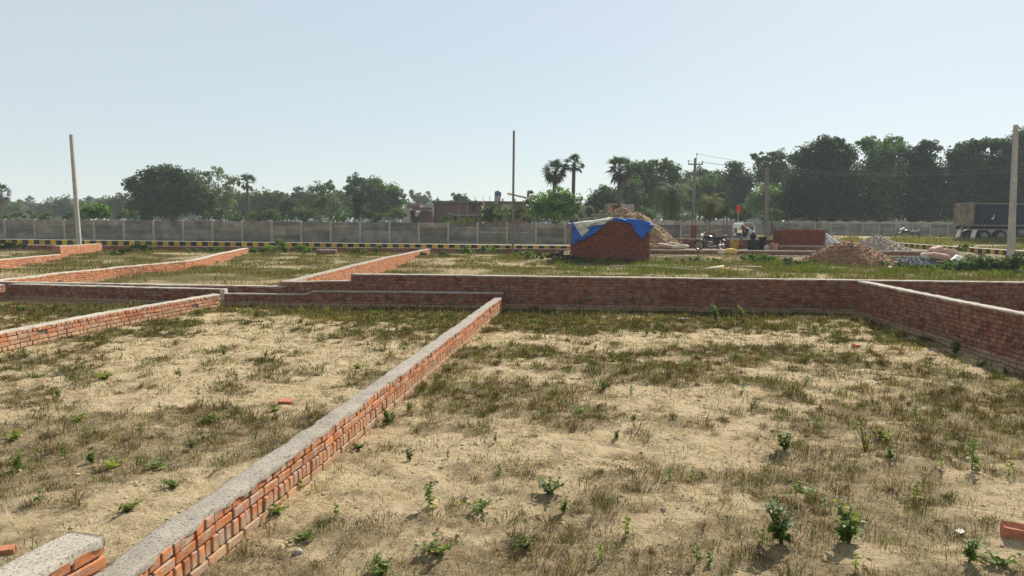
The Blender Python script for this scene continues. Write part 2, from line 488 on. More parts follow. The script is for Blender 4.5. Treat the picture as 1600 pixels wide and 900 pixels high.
def brick_wall(name, label, pts, th=.23, tint='red', indiv=True, pattern='SMSM', capmat='cap', ct=.02, end0=False, end1=False,
               seed=1, group=None, wob=.006, capwob=.012, limit=300, back=True, cat='brick wall', jt=.011, mina=0):
    r = random.Random(seed)
    P = [Vector(p) for p in pts]
    seg = [0]
    for a, b in zip(P[:-1], P[1:]): seg.append(seg[-1] + math.hypot(b.x - a.x, b.y - a.y))
    Ltot = seg[-1]
    base = Vector((P[0].x, P[0].y, ts(P[0].x, P[0].y)))
    root = empty(name, base, label, cat, group)
    def at(s):
        i = 0
        while i < len(seg) - 2 and s > seg[i + 1]: i += 1
        a, b = P[i], P[i + 1]; L = max(1e-6, seg[i + 1] - seg[i]); u = min(1, max(0, (s - seg[i]) / L))
        t = Vector((b.x - a.x, b.y - a.y, 0)).normalized()
        return a.lerp(b, u) - base, t, Vector((t.y, -t.x, 0))
    # gentle wobble of height; ground level along both faces, tabulated
    TS = np.linspace(0, Ltot, max(8, int(Ltot / .08)))
    WZ = (vn(TS / 1.3 + seed * 9.1, TS * 0 + .5, seed) - .5) * 2 * wob + (vn(TS / .33 + seed, TS * 0 + 3.5, seed) - .5) * wob
    PX = np.interp(TS, seg, [q.x for q in P]); PY = np.interp(TS, seg, [q.y for q in P])
    GZ = T(PX, PY) - base.z
    lk = lambda tab, s: float(tab[min(len(tab) - 1, max(0, int(s / Ltot * (len(tab) - 1) + .5)))])
    def wz(s): return lk(WZ, s)
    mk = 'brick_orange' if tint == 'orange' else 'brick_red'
    BVi = variants(mk); BVj = variants(mk + '_j'); BVp = variants(mk + '_j_plain')
    gz = lambda s: lk(GZ, s)
    front = []; rest = []
    for facei in ((0, 1) if back else (0,)):
        zoff = 0.0; k = 0
        while k < 40:
            pk = pattern[k % len(pattern)]
            hh = SPEC['R'][1] if pk == 'R' else .075 * BS
            s = -r.uniform(0, .12); placed = False
            while s < Ltot - .03:
                kind = pk if pk in 'SHR' else r.choice('SSHHB' if pk == 'M' else 'HHHHS')
                L = SPEC[kind][0] * r.uniform(.94, 1.05)
                s0 = max(0, s); s1 = min(Ltot, s + L)
                s = s + L + jt * r.uniform(.7, 1.5)
                if s1 - s0 < .045: continue
                sm = (s0 + s1) / 2
                p, t, n = at(sm)
                zc = p.z + wz(sm) - ct - zoff - hh / 2
                if zc + hh / 2 < gz(sm) - .03: continue
                placed = True
                if r.random() < .006: continue
                if facei == 0: q = p + n * (-.05 + r.uniform(-.005, .006))
                else: q = p - n * (th - .05 + r.uniform(-.005, .005))
                q.z = zc + r.uniform(-.002, .002)
                ang = math.atan2(t.y, t.x) + r.uniform(-.012, .012) + (0 if facei == 0 else math.pi)
                p2, _, _ = at(min(Ltot, sm + .1)); p1, _, _ = at(max(0, sm - .1))
                sl_ = math.atan2(p2.z - p1.z, .2) if Ltot > .3 else 0
                m4 = Matrix.Translation(q) @ Matrix.Rotation(ang, 4, 'Z') @ Matrix.Rotation((-sl_ if facei == 0 else sl_) + r.uniform(-.010, .010), 4, 'Y') @ Matrix.Diagonal(((s1 - s0) / SPEC[kind][0], 1, 1, 1))
                vi = r.randrange(4)
                wp = q + base
                dist = Vector((wp.x, wp.y, 0)).length
                ang_px = math.degrees(math.atan2(wp.x, wp.y))
                if facei == 0 and indiv and abs(ang_px) < 37.5 and wp.y > 2.6: front.append((dist, m4, kind, vi))
                else: rest.append((m4, (BVj if (facei == 0 and dist < 17) else BVp)[kind][vi]))
            if facei == 0 or True:
                for e, flag in ((0, end0), (Ltot, end1)):
                    if flag and facei == 0:
                        p, t, n = at(e); zc = p.z + wz(e) - ct - zoff - hh / 2
                        if zc + hh / 2 > gz(e) - .03:
                            q = p - n * (th / 2) + t * (.045 if e == 0 else -.045); q.z = zc
                            rest.append((Matrix.Translation(q) @ Matrix.Rotation(math.atan2(n.y, n.x), 4, 'Z') @ Matrix.Diagonal((th * .98 / SPEC['S'][0], 1, 1, 1)), BVj['S'][r.randrange(4)]))
            if not placed: break
            zoff += hh + jt; k += 1
    front.sort(key=lambda q: q[0])
    for d_, m4, kind, vi in front[:limit]:
        o = bpy.data.objects.new('brick', BVi[kind][vi]); COL.objects.link(o); o.parent = root; o.matrix_local = m4
    rest += [(m4, BVj[kind][vi]) for d_, m4, kind, vi in front[limit:]]
    if rest: join_bricks(rest, 'brick_courses', M[mk + '_j'], root)
    # mortar core
    ns = max(2, int(Ltot / .25) + 1); ss_ = [Ltot * i / (ns - 1) for i in range(ns)]
    V = []; F = []
    for i, s in enumerate(ss_):
        p, t, n = at(s); e = .012 if i == 0 else (-.012 if i == ns - 1 else 0)
        zt = p.z + wz(s) - ct * .6; zb = gz(s) - .16
        for off in (-.019, -th + .019):
            q = p + n * off + t * e
            V += [(q.x, q.y, zb), (q.x, q.y, zt)]
    for i in range(ns - 1):
        a = i * 4; b = a + 4
        F += [(a, b, b + 1, a + 1), (a + 3, b + 3, b + 2, a + 2), (a + 1, b + 1, b + 3, a + 3), (a, a + 2, b + 2, b)]
    F += [(0, 1, 3, 2), ((ns - 1) * 4, (ns - 1) * 4 + 2, (ns - 1) * 4 + 3, (ns - 1) * 4 + 1)]
    me = bpy.data.meshes.new('mortar'); me.from_pydata(V, [], F); me.update(); link('mortar', me, root, M['mortar'])
    # cement cap
    if ct > 0:
        near = min(math.hypot(P[0].x, P[0].y), math.hypot(P[-1].x, P[-1].y))
        st = .03 if near < 12 else .09
        ns = max(3, int(Ltot / st) + 1); nx = 9
        S = np.linspace(0, Ltot, ns)
        V = np.zeros((ns, nx, 3))
        for i, s in enumerate(S):
            p, t, n = at(s)
            e = 0.0
            wv = wz(s)
            for j in range(nx):
                u = [-.0, .0, .08, .28, .5, .72, .92, 1.0, 1.0][j]
                off = .004 - u * (th + .008)
                q = p + n * off
                V[i, j] = (q.x, q.y, q.z + wv)
        SS, JJ = np.meshgrid(S, np.arange(nx), indexing='ij')
        edge0 = (vn(SS / .07, JJ * 0 + .3, seed + 3) - .5) * 2 * capwob + (vn(SS / .5, JJ * 0 + .3, seed + 5) - .6) * capwob * 2
        edge1 = (vn(SS / .07, JJ * 0 + 7.3, seed + 4) - .5) * 2 * capwob
        for i, s in enumerate(S):
            p, t, n = at(s)
            for j in (0, 1, 2): V[i, j] += np.array(n) * min(edge0[i, j], .004)
            for j in (nx - 1, nx - 2, nx - 3): V[i, j] -= np.array(n) * min(edge1[i, j], .004)
            if i == 0: V[i] += np.array(t) * .002
        V[:, :, 2] += (fbm(SS / .16, JJ / 3.0, seed + 8, 3) - .5) * capwob * 1.5
        V[:, 1, 2] -= .006; V[:, -2, 2] -= .006
        V[:, 0, 2] -= ct + .003 + (vn(SS[:, 0] / .09, SS[:, 0] * 0 + 4, seed) * .9) * ct
        V[:, -1, 2] -= ct + .003
        idx = np.arange(ns * nx).reshape(ns, nx)
        F = np.stack([idx[:-1, :-1].ravel(), idx[:-1, 1:].ravel(), idx[1:, 1:].ravel(), idx[1:, :-1].ravel()], 1)
        F = F[:, ::-1]
        me = npmesh('cement_cap', V.reshape(-1, 3), F, True)
        bm = bmesh.new(); bm.from_mesh(me); bm.verts.ensure_lookup_table()
        for row in (idx[0], idx[-1]):
            try: bm.faces.new([bm.verts[int(k)] for k in row])
            except Exception: pass
        bm.to_mesh(me); bm.free()
        link('cement_cap', me, root, M[capmat])
    return root

brick_wall('brick_wall', 'long low orange brick wall with grey cement top running from the foreground to the tall wall', W1, .17, 'orange', True, 'HSRS', 'cap', .022, seed=3, wob=.012, capwob=.016)
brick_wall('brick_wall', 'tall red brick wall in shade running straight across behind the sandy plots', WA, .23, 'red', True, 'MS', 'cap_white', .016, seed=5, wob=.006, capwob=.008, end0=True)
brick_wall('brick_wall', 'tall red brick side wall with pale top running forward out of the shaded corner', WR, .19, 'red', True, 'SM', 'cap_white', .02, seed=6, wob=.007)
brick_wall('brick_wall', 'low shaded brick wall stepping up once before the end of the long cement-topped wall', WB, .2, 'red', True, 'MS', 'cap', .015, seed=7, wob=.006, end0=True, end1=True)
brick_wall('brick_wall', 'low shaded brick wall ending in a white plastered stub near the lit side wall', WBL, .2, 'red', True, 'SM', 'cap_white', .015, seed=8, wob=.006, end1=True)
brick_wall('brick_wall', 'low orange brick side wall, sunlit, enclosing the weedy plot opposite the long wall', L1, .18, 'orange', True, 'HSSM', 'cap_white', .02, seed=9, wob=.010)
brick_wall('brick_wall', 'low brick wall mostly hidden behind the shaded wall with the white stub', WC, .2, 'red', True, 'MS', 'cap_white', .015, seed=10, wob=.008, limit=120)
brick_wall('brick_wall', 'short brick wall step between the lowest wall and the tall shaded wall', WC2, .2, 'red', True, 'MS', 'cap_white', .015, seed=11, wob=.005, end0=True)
brick_wall('brick_wall', 'straight sunlit brick wall climbing from the wall step to the striped kerb', WD, .23, 'orange', False, 'MSM', 'cap', .02, seed=12, wob=.010, end1=True)
brick_wall('brick_wall', 'long wavering sunlit brick wall with broken top across the weedy field', WE, .23, 'orange', False, 'MSS', 'cap_white', .018, seed=13, wob=.03)
brick_wall('brick_wall', 'low sunlit brick wall leading up to the short high brick stub', WF, .23, 'orange', False, 'MS', 'cap_white', .02, seed=14, wob=.01, end1=True)
brick_wall('brick_wall', 'short high brick stub below the leaning concrete pole', WG, .35, 'orange', False, 'MS', 'cap', .02, seed=15, wob=.006, end0=True, end1=True)
brick_wall('brick_wall', 'brick wall end at the margin meeting the shaded wall with the white stub', K1, .23, 'orange', True, 'SM', 'cap_white', .018, seed=16, limit=60)
brick_wall('brick_wall', 'broken brick wall end with thick white mortar top beside the long low wall', STUB, .20, 'orange', True, 'SSHS', 'cap_white', .03, seed=17, wob=.012, capwob=.012, end1=True)
# white plaster end of the shaded wall, plaster pad at the end of the long wall
e = WBL[-1]
MB().box((0, 0, .2), (.12, .22, .43)).build('plaster_pier', M['cap_white'], None, bevel=.015)
o = bpy.data.objects['plaster_pier']; o.location = (e[0] + .085, e[1] + .10, 0.0); setp(o, 'small white plastered pier closing the low shaded wall', 'pier')
# ------------------------------------------------------------------ grass
def blades(x, y, z, L, wd, lean, col, seed, az=None):
    """bent blades: 2 segments (quad + tip triangle) as 3 triangles -> here 1 quad-ish tri pair"""
    r = np.random.default_rng(seed); n = len(x)
    if az is None: az = r.uniform(0, 2 * np.pi, n)
    fa = az + np.pi / 2 + r.normal(0, .5, n)
    dx, dy = np.cos(az), np.sin(az)
    wx, wy = np.cos(fa) * wd / 2, np.sin(fa) * wd / 2
    l1 = L * .55; a1 = lean * .7; a2 = np.minimum(lean * 1.35, 1.62)
    mx = x + dx * np.sin(a1) * l1; my = y + dy * np.sin(a1) * l1; mz = z + np.cos(a1) * l1
    l2 = L * .45
    tx = mx + dx * np.sin(a2) * l2; ty = my + dy * np.sin(a2) * l2; tz = mz + np.cos(a2) * l2
    V = np.empty((n, 4, 3))
    V[:, 0] = np.stack([x, y, z], 1); V[:, 1] = np.stack([mx - wx, my - wy, mz], 1)
    V[:, 2] = np.stack([tx, ty, tz], 1); V[:, 3] = np.stack([mx + wx, my + wy, mz], 1)
    F = np.arange(4 * n).reshape(-1, 4)
    C = np.repeat(col[:, None, :], 4, 1).reshape(-1, 3)
    return V.reshape(-1, 3), F, C
PAL_DRY = np.array([(.20, .145, .075), (.26, .19, .10), (.16, .125, .06), (.34, .26, .14), (.19, .155, .07), (.15, .14, .05), (.13, .145, .045), (.23, .135, .075)])
PAL_FAR = np.array([(.27, .235, .075), (.20, .19, .06), (.15, .17, .045), (.30, .25, .10), (.12, .15, .04), (.23, .185, .09)])
def grass(name, label, x, y, L, wd, lean, pal, w, seed, bright=.25):
    r = np.random.default_rng(seed)
    k = ~inwall(x, y, .01); x, y, L, wd, lean = x[k], y[k], L[k], wd[k], lean[k]
    z = Z(x, y) - .004
    # colour by patches: neighbours look alike
    u = (fbm(x / .9, y / .7, seed + 60, 3) * 1.5 - .25 + r.normal(0, .22, len(x))).clip(0, .999)
    cdf = np.cumsum(w) / np.sum(w); ci = np.searchsorted(cdf, u)
    col = pal[ci.clip(0, len(pal) - 1)] * r.uniform(1 - bright, 1 + bright, (len(x), 1))
    V, F, C = blades(x, y, z, L, wd, lean, col, seed)
    o = link(name, npmesh(name, V, F, False, C), None, M['grass'])
    return setp(o, label, 'grass', kind='stuff')
def fan(n, y0, y1, seed, wide=.80):
    r = np.random.default_rng(seed)
    y = np.sqrt(r.uniform(y0 ** 2, y1 ** 2, n)); x = r.uniform(-1, 1, n) * (y * wide + .6)
    return x, y
# matted dry grass of the near plots: low cushions, thicker where the mat is thick
x, y = fan(420000, 2.6, 16.4, 1)
m = grassmask(x, y)
keep = (RN.random(len(x)) < m * ss(.30, .62, fbm(x / .09, y / .09, 71, 2)) * .8)
x, y = x[keep], y[keep]
hgt = .35 + 1.1 * fbm(x / .35, y / .35, 75, 2)
grass('dry_grass', 'matted dry brown grass in patches over the sandy plots', x, y, hgt * RN.uniform(.03, .085, len(x)),
      np.maximum(.004, .0008 * y) * RN.uniform(.7, 1.3, len(x)), RN.uniform(.6, 1.5, len(x)), PAL_DRY * np.array([.70, .72, .66]), [2, 2, 2, 1.2, 2, 1.6, 1.2, 1.2], 3)
def cushions(name, label, cx, cy, nb, rad, hgt, pal, w, seed):
    r = np.random.default_rng(seed); n = len(cx)
    ok = ~inwall(cx, cy, .02); cx, cy, rad, hgt = cx[ok], cy[ok], rad[ok], hgt[ok]; n = len(cx)
    az = r.uniform(0, 2 * np.pi, (n, nb)); q = np.sqrt(r.uniform(0, 1, (n, nb)))
    el = r.uniform(.6, 1.5, n)[:, None]
    x = cx[:, None] + np.cos(az) * q * rad[:, None] * .75; y = cy[:, None] + np.sin(az) * q * rad[:, None] * .75 * el
    L = hgt[:, None] * r.uniform(.55, 1.25, (n, nb)) * (1.15 - .35 * q)
    lean = (.15 + q * .85 + r.normal(0, .22, (n, nb))).clip(.02, 1.5)
    x, y, L, lean, az = x.ravel(), y.ravel(), L.ravel(), lean.ravel(), (az + r.normal(0, .5, az.shape)).ravel()
    ci = r.choice(len(pal), n, p=np.array(w) / np.sum(w))
    col = (pal[ci] * r.uniform(.75, 1.2, (n, 1)))[:, None] * r.uniform(.65, 1.35, (n, nb, 1))
    st = r.random((n, nb)) < .10; col[st] = np.array([.36, .28, .15]) * r.uniform(.7, 1.1, (st.sum(), 1))
    V, F, C = blades(x, y, Z(x, y) - .01, L, np.maximum(.0042, .00085 * y), lean, col.reshape(-1, 3), seed, az)
    return setp(link(name, npmesh(name, V, F, False, C), None, M['grass']), label, 'grass', kind='stuff')
cx, cy = fan(13000, 2.7, 16.2, 41)
kp = RN.random(len(cx)) < grassmask(cx, cy) ** 2 * .72 + .008; cx, cy = cx[kp], cy[kp]
PAL_C = np.array([.80, .80, .70]) * np.array([(.125, .085, .043), (.16, .115, .058), (.11, .085, .040), (.10, .098, .036), (.075, .09, .03), (.155, .092, .055)])
cushions('grass_cushion', 'low domed cushions of brown and olive grass', cx, cy, 46, RN.gamma(3, .035, len(cx)).clip(.03, .24), RN.gamma(4, .016, len(cx)).clip(.02, .15), PAL_C, [3, 3, 2, 2, 1.4, 1.5], 43)
# thin scattered blades, twigs and seedlings on the bare sand
x, y = fan(240000, 2.6, 16.4, 5)
keep = RN.random(len(x)) < ss(.42, .62, fbm(x / .22, y / .22, 81, 3)) * .75
x, y = x[keep], y[keep]
grass('sparse_grass', 'thin scattered dry blades and twigs on bare sand', x, y, RN.uniform(.015, .07, len(x)),
      np.maximum(.0045, .0009 * y) * RN.uniform(.7, 1.2, len(x)), RN.uniform(.4, 1.5, len(x)), PAL_DRY, [2, 2, 2, .7, 1, 1, .8, 1.4], 6)
# green tufts mixed into the mats
cx, cy = fan(2600, 2.7, 16.2, 8)
mk_ = grassmask(cx, cy); kp = RN.random(len(cx)) < (.12 + .75 * mk_); cx, cy = cx[kp], cy[kp]
n = 26; rad = RN.uniform(.03, .11, len(cx))
x = (cx[:, None] + RN.normal(0, 1, (len(cx), n)) * rad[:, None]).ravel(); y = (cy[:, None] + RN.normal(0, 1, (len(cx), n)) * rad[:, None]).ravel()
hh = np.repeat(RN.uniform(.04, .13, len(cx)), n)
PAL_G = np.array([(.10, .13, .035), (.085, .105, .03), (.14, .16, .045), (.19, .19, .06), (.26, .23, .08)])
grass('green_grass', 'olive green grass tufts among the dry mats', x, y, hh * RN.uniform(.5, 1.2, len(x)), np.maximum(.005, .0010 * y), RN.uniform(.1, .9, len(x)), PAL_G, [2, 2, 2, 1, 1], 9)
# taller dry stalks at the foot of the back wall
x, y = fan(30000, 13.0, 15.9, 12)
keep = RN.random(len(x)) < ss(.52, .68, fbm(x / .8, y / .5, 91, 3)) * .45
x, y = x[keep], y[keep]
grass('wall_foot_grass', 'taller straw coloured grass along the foot of the shaded walls', x, y, RN.uniform(.07, .24, len(x)), np.full(len(x), .010), RN.uniform(.05, .7, len(x)), PAL_FAR * np.array([.9, .8, .9]), [2, 2, 1.5, 1.5, 1, 1], 13)
# the field between the plots and the road
x, y = fan(215000, 17.0, 39.3, 15, .84)
right = ss(1.5, 4, x) * ss(35.2, 36.6, y)
keep = (RN.random(len(x)) < (.04 + .96 * ss(.44, .57, fbm(x / 1.6, y / 1.1, 95, 3))) * (1 - right * .9) * (.5 + .5 * ss(22, 26, y)))
x, y = x[keep], y[keep]
hgt = .3 + 1.4 * fbm(x / 1.2, y / 1.0, 97, 2)
grass('field_grass', 'yellow green rough grass over the field up to the road', x, y, hgt * RN.uniform(.06, .17, len(x)), .0009 * y, RN.uniform(.05, .95, len(x)), PAL_FAR * np.array([.70, .66, .66]), [2, 2, 2, 1, 1.2, 2], 16)
# lush strip under the bank and long verge grass by the right-hand kerb
x = RN.uniform(2, 27, 60000); y = RN.uniform(25.5, 35.5, 60000)
keep = RN.random(len(x)) < ss(.47, .60, fbm(x / 2.1, y / 1.0, 99, 3)); x, y = x[keep], y[keep]
PAL_L = np.array([(.10, .155, .03), (.15, .19, .035), (.20, .21, .05), (.27, .26, .06), (.08, .12, .03)])
grass('lush_grass', 'bright green grass strip below the earth bank', x, y, RN.uniform(.06, .24, len(x)) * (.25 + 1.5 * fbm(x / .9, y / .7, 12, 3)), np.full(len(x), .026), RN.uniform(.05, .8, len(x)), PAL_L * .8, [2, 2, 2, 1.2, 1.5], 18)
x = RN.uniform(12, 45, 50000); y = RN.uniform(44, 57, 50000)
keep = (RN.random(len(x)) < ss(.36, .55, fbm(x / 3.1, y / 2.0, 101, 3))) & (y > 48 - (x - 17) * .52); x, y = x[keep], y[keep]
grass('verge_grass', 'long yellow green grass on the verge before the scalloped wall', x, y, RN.uniform(.08, .30, len(x)) * (.5 + fbm(x / 1.7, y / 1.7, 8, 2)) * (1 + .9 * ss(49, 54, y)), np.full(len(x), .04), RN.uniform(.05, .6, len(x)), PAL_FAR * .95, [2, 2, 2, 1, 1.2, 1], 19)
x = RN.uniform(-62, 10, 22000); y = RN.uniform(51, 58, 22000)
grass('backfield_grass', 'tall grass growing behind the grey panel wall', x, y, RN.uniform(.4, 1.5, len(x)) * (.3 + fbm(x / 3, y / 3, 5, 3)), np.full(len(x), .05), RN.uniform(.05, .5, len(x)), PAL_FAR * .8, [1, 2, 2, .6, 2, 1], 20)

# crumbs of dry soil and small stones on the sand
cx, cy = fan(16000, 2.7, 13, 31); kp = RN.random(len(cx)) < ss(.40, .62, fbm(cx / .5, cy / .45, 83, 3)); cx, cy = cx[kp], cy[kp]
kp = ~inwall(cx, cy, .03); cx, cy = cx[kp], cy[kp]; n = len(cx)
octv = np.array([(1, 0, 0), (-1, 0, 0), (0, 1, 0), (0, -1, 0), (0, 0, 1), (0, 0, -1)], float)
octf = np.array([(0, 2, 4), (2, 1, 4), (1, 3, 4), (3, 0, 4), (2, 0, 5), (1, 2, 5), (3, 1, 5), (0, 3, 5)])
S = RN.gamma(2.0, .0028, (n, 1, 1)).clip(0, .02) + .003
S = S * RN.uniform(.6, 1.4, (n, 6, 1))
W = octv[None] * S * np.array([1.2, 1.2, .8]) + np.stack([cx, cy, Z(cx, cy)], 1)[:, None]
cl = np.where(RN.random((n, 1)) < .06, np.array([[.38, .16, .08]]), np.array([[.46, .36, .23]])) * RN.uniform(.6, 1.15, (n, 1))
m_, t_, b_ = nodes('soil_crumbs'); t_.links.new(N(t_, 'ShaderNodeAttribute', attribute_name='col').outputs['Color'], b_.inputs['Base Color']); b_.inputs['Roughness'].default_value = 1
setp(link('soil_crumbs', npmesh('soil_crumbs', W.reshape(-1, 3), (np.arange(n)[:, None, None] * 6 + octf[None]).reshape(-1, 3), False, np.repeat(cl, 6, 0)), None, m_), 'crumbs of dry soil and brick chips strewn on the sand', 'soil', kind='stuff')

# ------------------------------------------------------------------ leafy weeds
def leafcards(P, Nn, size, r, asp=.62, fold=.25, droop=None):
    """leaves as folded rhombi of 4 triangles... P (n,3) base points, Nn (n,3) leaf directions"""
    n = len(P)
    d = Nn / np.maximum(1e-6, np.linalg.norm(Nn, axis=1, keepdims=True))
    up = np.tile(np.array([[0, 0, 1.0]]), (n, 1)) + r.normal(0, .35, (n, 3))
    s = np.cross(d, up); s /= np.maximum(1e-6, np.linalg.norm(s, axis=1, keepdims=True))
    u = np.cross(s, d)
    L = size[:, None]
    a = P; m = P + d * L * .5 - u * L * fold * .25; t = P + d * L - u * L * .18
    l = P + d * L * .45 + s * L * asp * .5 + u * L * fold * .5; q = P + d * L * .45 - s * L * asp * .5 + u * L * fold * .5
    V = np.stack([a, l, m, q, t], 1).reshape(-1, 3)
    b = np.arange(n)[:, None] * 5
    F = np.concatenate([b + np.array([[0, 2, 1]]), b + np.array([[0, 3, 2]]), b + np.array([[1, 2, 4]]), b + np.array([[2, 3, 4]])], 0)
    return V, F
def weed_parts(kind, seed, tint):
    """unit-height plant -> (stem MB, leaf mesh)"""
    r = np.random.default_rng(seed)
    st = MB(); P = []; Dn = []; S = []
    if kind == 'upright': nst, spread, nl, ls = 1, .10, 26, .30
    elif kind == 'bush': nst, spread, nl, ls = 5, .42, 20, .27
    elif kind == 'clump': nst, spread, nl, ls = 10, 1.0, 17, .30
    elif kind == 'spindly': nst, spread, nl, ls = 5, .35, 9, .15
    elif kind == 'rosette': nst, spread, nl, ls = 7, 1.3, 5, .55
    for i in range(nst):
        az = r.uniform(0, 6.28); hgt = r.uniform(.65, 1.0) if i else 1.0
        if kind in ('clump', 'rosette'): hgt *= .75
        tip = np.array([math.cos(az) * spread * r.uniform(.4, 1), math.sin(az) * spread * r.uniform(.4, 1), hgt])
        pts = [(0, 0, -.05), tuple(tip * np.array([.35, .35, .5]) + r.normal(0, .02, 3)), tuple(tip)]
        st.tube(pts, [.022, .016, .008], 5)
        for k in range(nl):
            u = (k + r.uniform(.2, 1)) / nl * .85 + .15
            p = np.array(pts[1]) * (2 * u) if u < .5 else np.array(pts[1]) + (tip - np.array(pts[1])) * (2 * u - 1)
            a2 = r.uniform(0, 6.28)
            Dn.append((math.cos(a2), math.sin(a2), r.uniform(-.25, .75))); P.append(p); S.append(ls * r.uniform(.5, 1.15) * (1.15 - .45 * u))
    P = np.array(P); Dn = np.array(Dn); S = np.array(S)
    V, F = leafcards(P, Dn, S, r, .75 if kind != 'spindly' else .5)
    base = np.array(tint); C = base * r.uniform(.6, 1.35, (len(P), 1)) + np.array([.03, .02, 0]) * r.random((len(P), 1))
    yl = r.random(len(P)) < (.06 if kind != 'spindly' else .4); C[yl] = np.array([.36, .33, .05]) * r.uniform(.7, 1.1, (yl.sum(), 1))
    return st.mesh('stem', M['stem'], True), npmesh('leaves', V, F, False, np.repeat(C, 5, 0))
GREEN = (.118, .185, .036); DK = (.078, .128, .03); YG = (.24, .29, .048); YEL = (.34, .31, .05)
WP = {}
for kd, cols in (('upright', [GREEN, DK, YG]), ('bush', [GREEN, DK]), ('clump', [GREEN, DK, YG]), ('spindly', [YG, YEL]), ('rosette', [GREEN, YG])):
    for i, c in enumerate(cols):
        for v in range(2): WP[(kd, i, v)] = weed_parts(kd, len(WP) * 13 + 5, c)
for k in WP:
    WP[k][1].materials.append(M['leaf'])
def weed(px, py, hpx, kind, ci, label, group=None, z=None, seed=0, name='weed_plant'):
    p = G(px, py, 0) if z is None else D(px, py, z)
    zz = zs(p.x, p.y)
    h = hpx * math.hypot(p.x, p.y) / FPX if z is None else hpx * z / FPX
    st, lf = WP[(kind, ci, seed % 2)]
    e = empty(name, (p.x, p.y, zz - .005), label, 'plant', group, rz=(seed * 2.399) % 6.28)
    e.scale = (h * (1 + .1 * math.sin(seed)), h * (1 + .1 * math.cos(seed)), h)
    link('stem', st, e); link('leaves', lf, e)
    return e
BIG = [
 (670, 797, 44, 'upright', 0, 'upright leafy green weed standing alone on bare sand beside its own small shadow'),
 (525, 812, 22, 'upright', 0, 'small round headed green weed on sand near the low wall foot'),
 (596, 896, 34, 'clump', 0, 'dense round bright green clump of broad leaves near the low wall'),
 (476, 842, 24, 'rosette', 0, 'spreading dark leaved weed at the foot of the low wall'),
 (430, 808, 24, 'rosette', 0, 'straggling weed pressed against the bricks of the low wall'),
 (858, 775, 34, 'clump', 1, 'bushy dark green tuft with a yellow flower on open sand'),
 (977, 843, 34, 'upright', 2, 'bright yellow green seedling with two big leaves over a sandy hollow'),
 (1220, 858, 68, 'bush', 1, 'tall dark bushy weed with yellowing lower leaves'),
 (1325, 853, 62, 'bush', 0, 'bushy weed with a tall central shoot and pale side leaves'),
 (1430, 785, 28, 'upright', 2, 'small weed with yellow leaves above a dark green base'),
 (1518, 735, 40, 'upright', 0, 'thin upright weed with leaves stacked along its stem beside the paper scrap plot'),
 (1515, 878, 38, 'bush', 0, 'dense green weed below the white paper scrap'),
 (1562, 885, 24, 'rosette', 0, 'low weed near the loose red brick'),
 (1225, 708, 34, 'bush', 1, 'dark branching weed casting shade on pale sand'),
 (1352, 705, 44, 'spindly', 1, 'spindly yellow flowering weed with fine stalks'),
 (1335, 898, 30, 'upright', 2, 'bright green leafy shoot in the thick grass'),
 (1180, 645, 26, 'upright', 1, 'slim dark weed stem with a few leaves on sand'),
 (26, 736, 26, 'bush', 0, 'round pale green weed with big leaves in the plot by the sunlit side wall'),
 (101, 716, 22, 'upright', 0, 'upright weed in the brown grass of the plot by the sunlit side wall'),
 (143, 722, 20, 'bush', 0, 'dark weed with a clear shadow in the plot by the sunlit side wall'),
 (178, 728, 18, 'rosette', 1, 'drooping pale weed in the brown grass by the long low wall'),
 (162, 592, 17, 'clump', 2, 'yellow green globe shaped weed on pale sand'),
 (605, 660, 30, 'bush', 0, 'twin leafed green weed pushed against the long low wall'),
 (1118, 502, 26, 'bush', 1, 'dark leafy weed beside a loose grey brick at the foot of the tall wall'),
 (1160, 498, 20, 'bush', 0, 'broad green weed in the shade of the tall wall'),
 (1492, 552, 22, 'bush', 0, 'flowering weed half in the shadow of the tall side wall'),
]
for i, b in enumerate(BIG): weed(*b[:5], b[5], seed=i)
rw = random.Random(77)
SMR = [(930, 568), (795, 560), (700, 580), (737, 520), (750, 530), (985, 618), (943, 615), (732, 668), (775, 695), (963, 688), (1085, 548), (1150, 560), (870, 530), (900, 520), (930, 545), (1035, 515), (1060, 530), (1010, 525), (990, 660), (1390, 720), (1470, 735), (1575, 745), (1080, 745), (1045, 750), (1380, 690), (1340, 560), (1240, 520), (1290, 530), (1430, 645), (905, 645), (1260, 600), (1160, 610), (1190, 860), (940, 880), (1090, 880), (1110, 885), (700, 720), (780, 745), (640, 720), (1255, 770), (880, 800), (750, 800), (820, 860), (680, 870), (1290, 800), (1480, 690), (830, 491), (872, 493), (948, 490), (1002, 493), (1250, 493), (1302, 497), (1440, 533), (1532, 572), (1572, 585), (1398, 522), (640, 640), (560, 705), (470, 770)]
SML = [(443, 530), (505, 585), (575, 540), (545, 610), (430, 640), (370, 600), (310, 620), (250, 640), (245, 730), (90, 620), (60, 590), (190, 560), (280, 590), (350, 555), (415, 560), (470, 520), (620, 520), (660, 512), (670, 515), (688, 520), (630, 545), (300, 700), (330, 660), (220, 680), (120, 660), (400, 690), (350, 730), (480, 640), (560, 575), (200, 800), (60, 790), (270, 760), (20, 690), (420, 484), (522, 486), (652, 485), (590, 490), (380, 490), (470, 488)]
SMF = [(110, 490), (30, 500), (75, 510), (200, 475), (260, 470), (35, 485)]
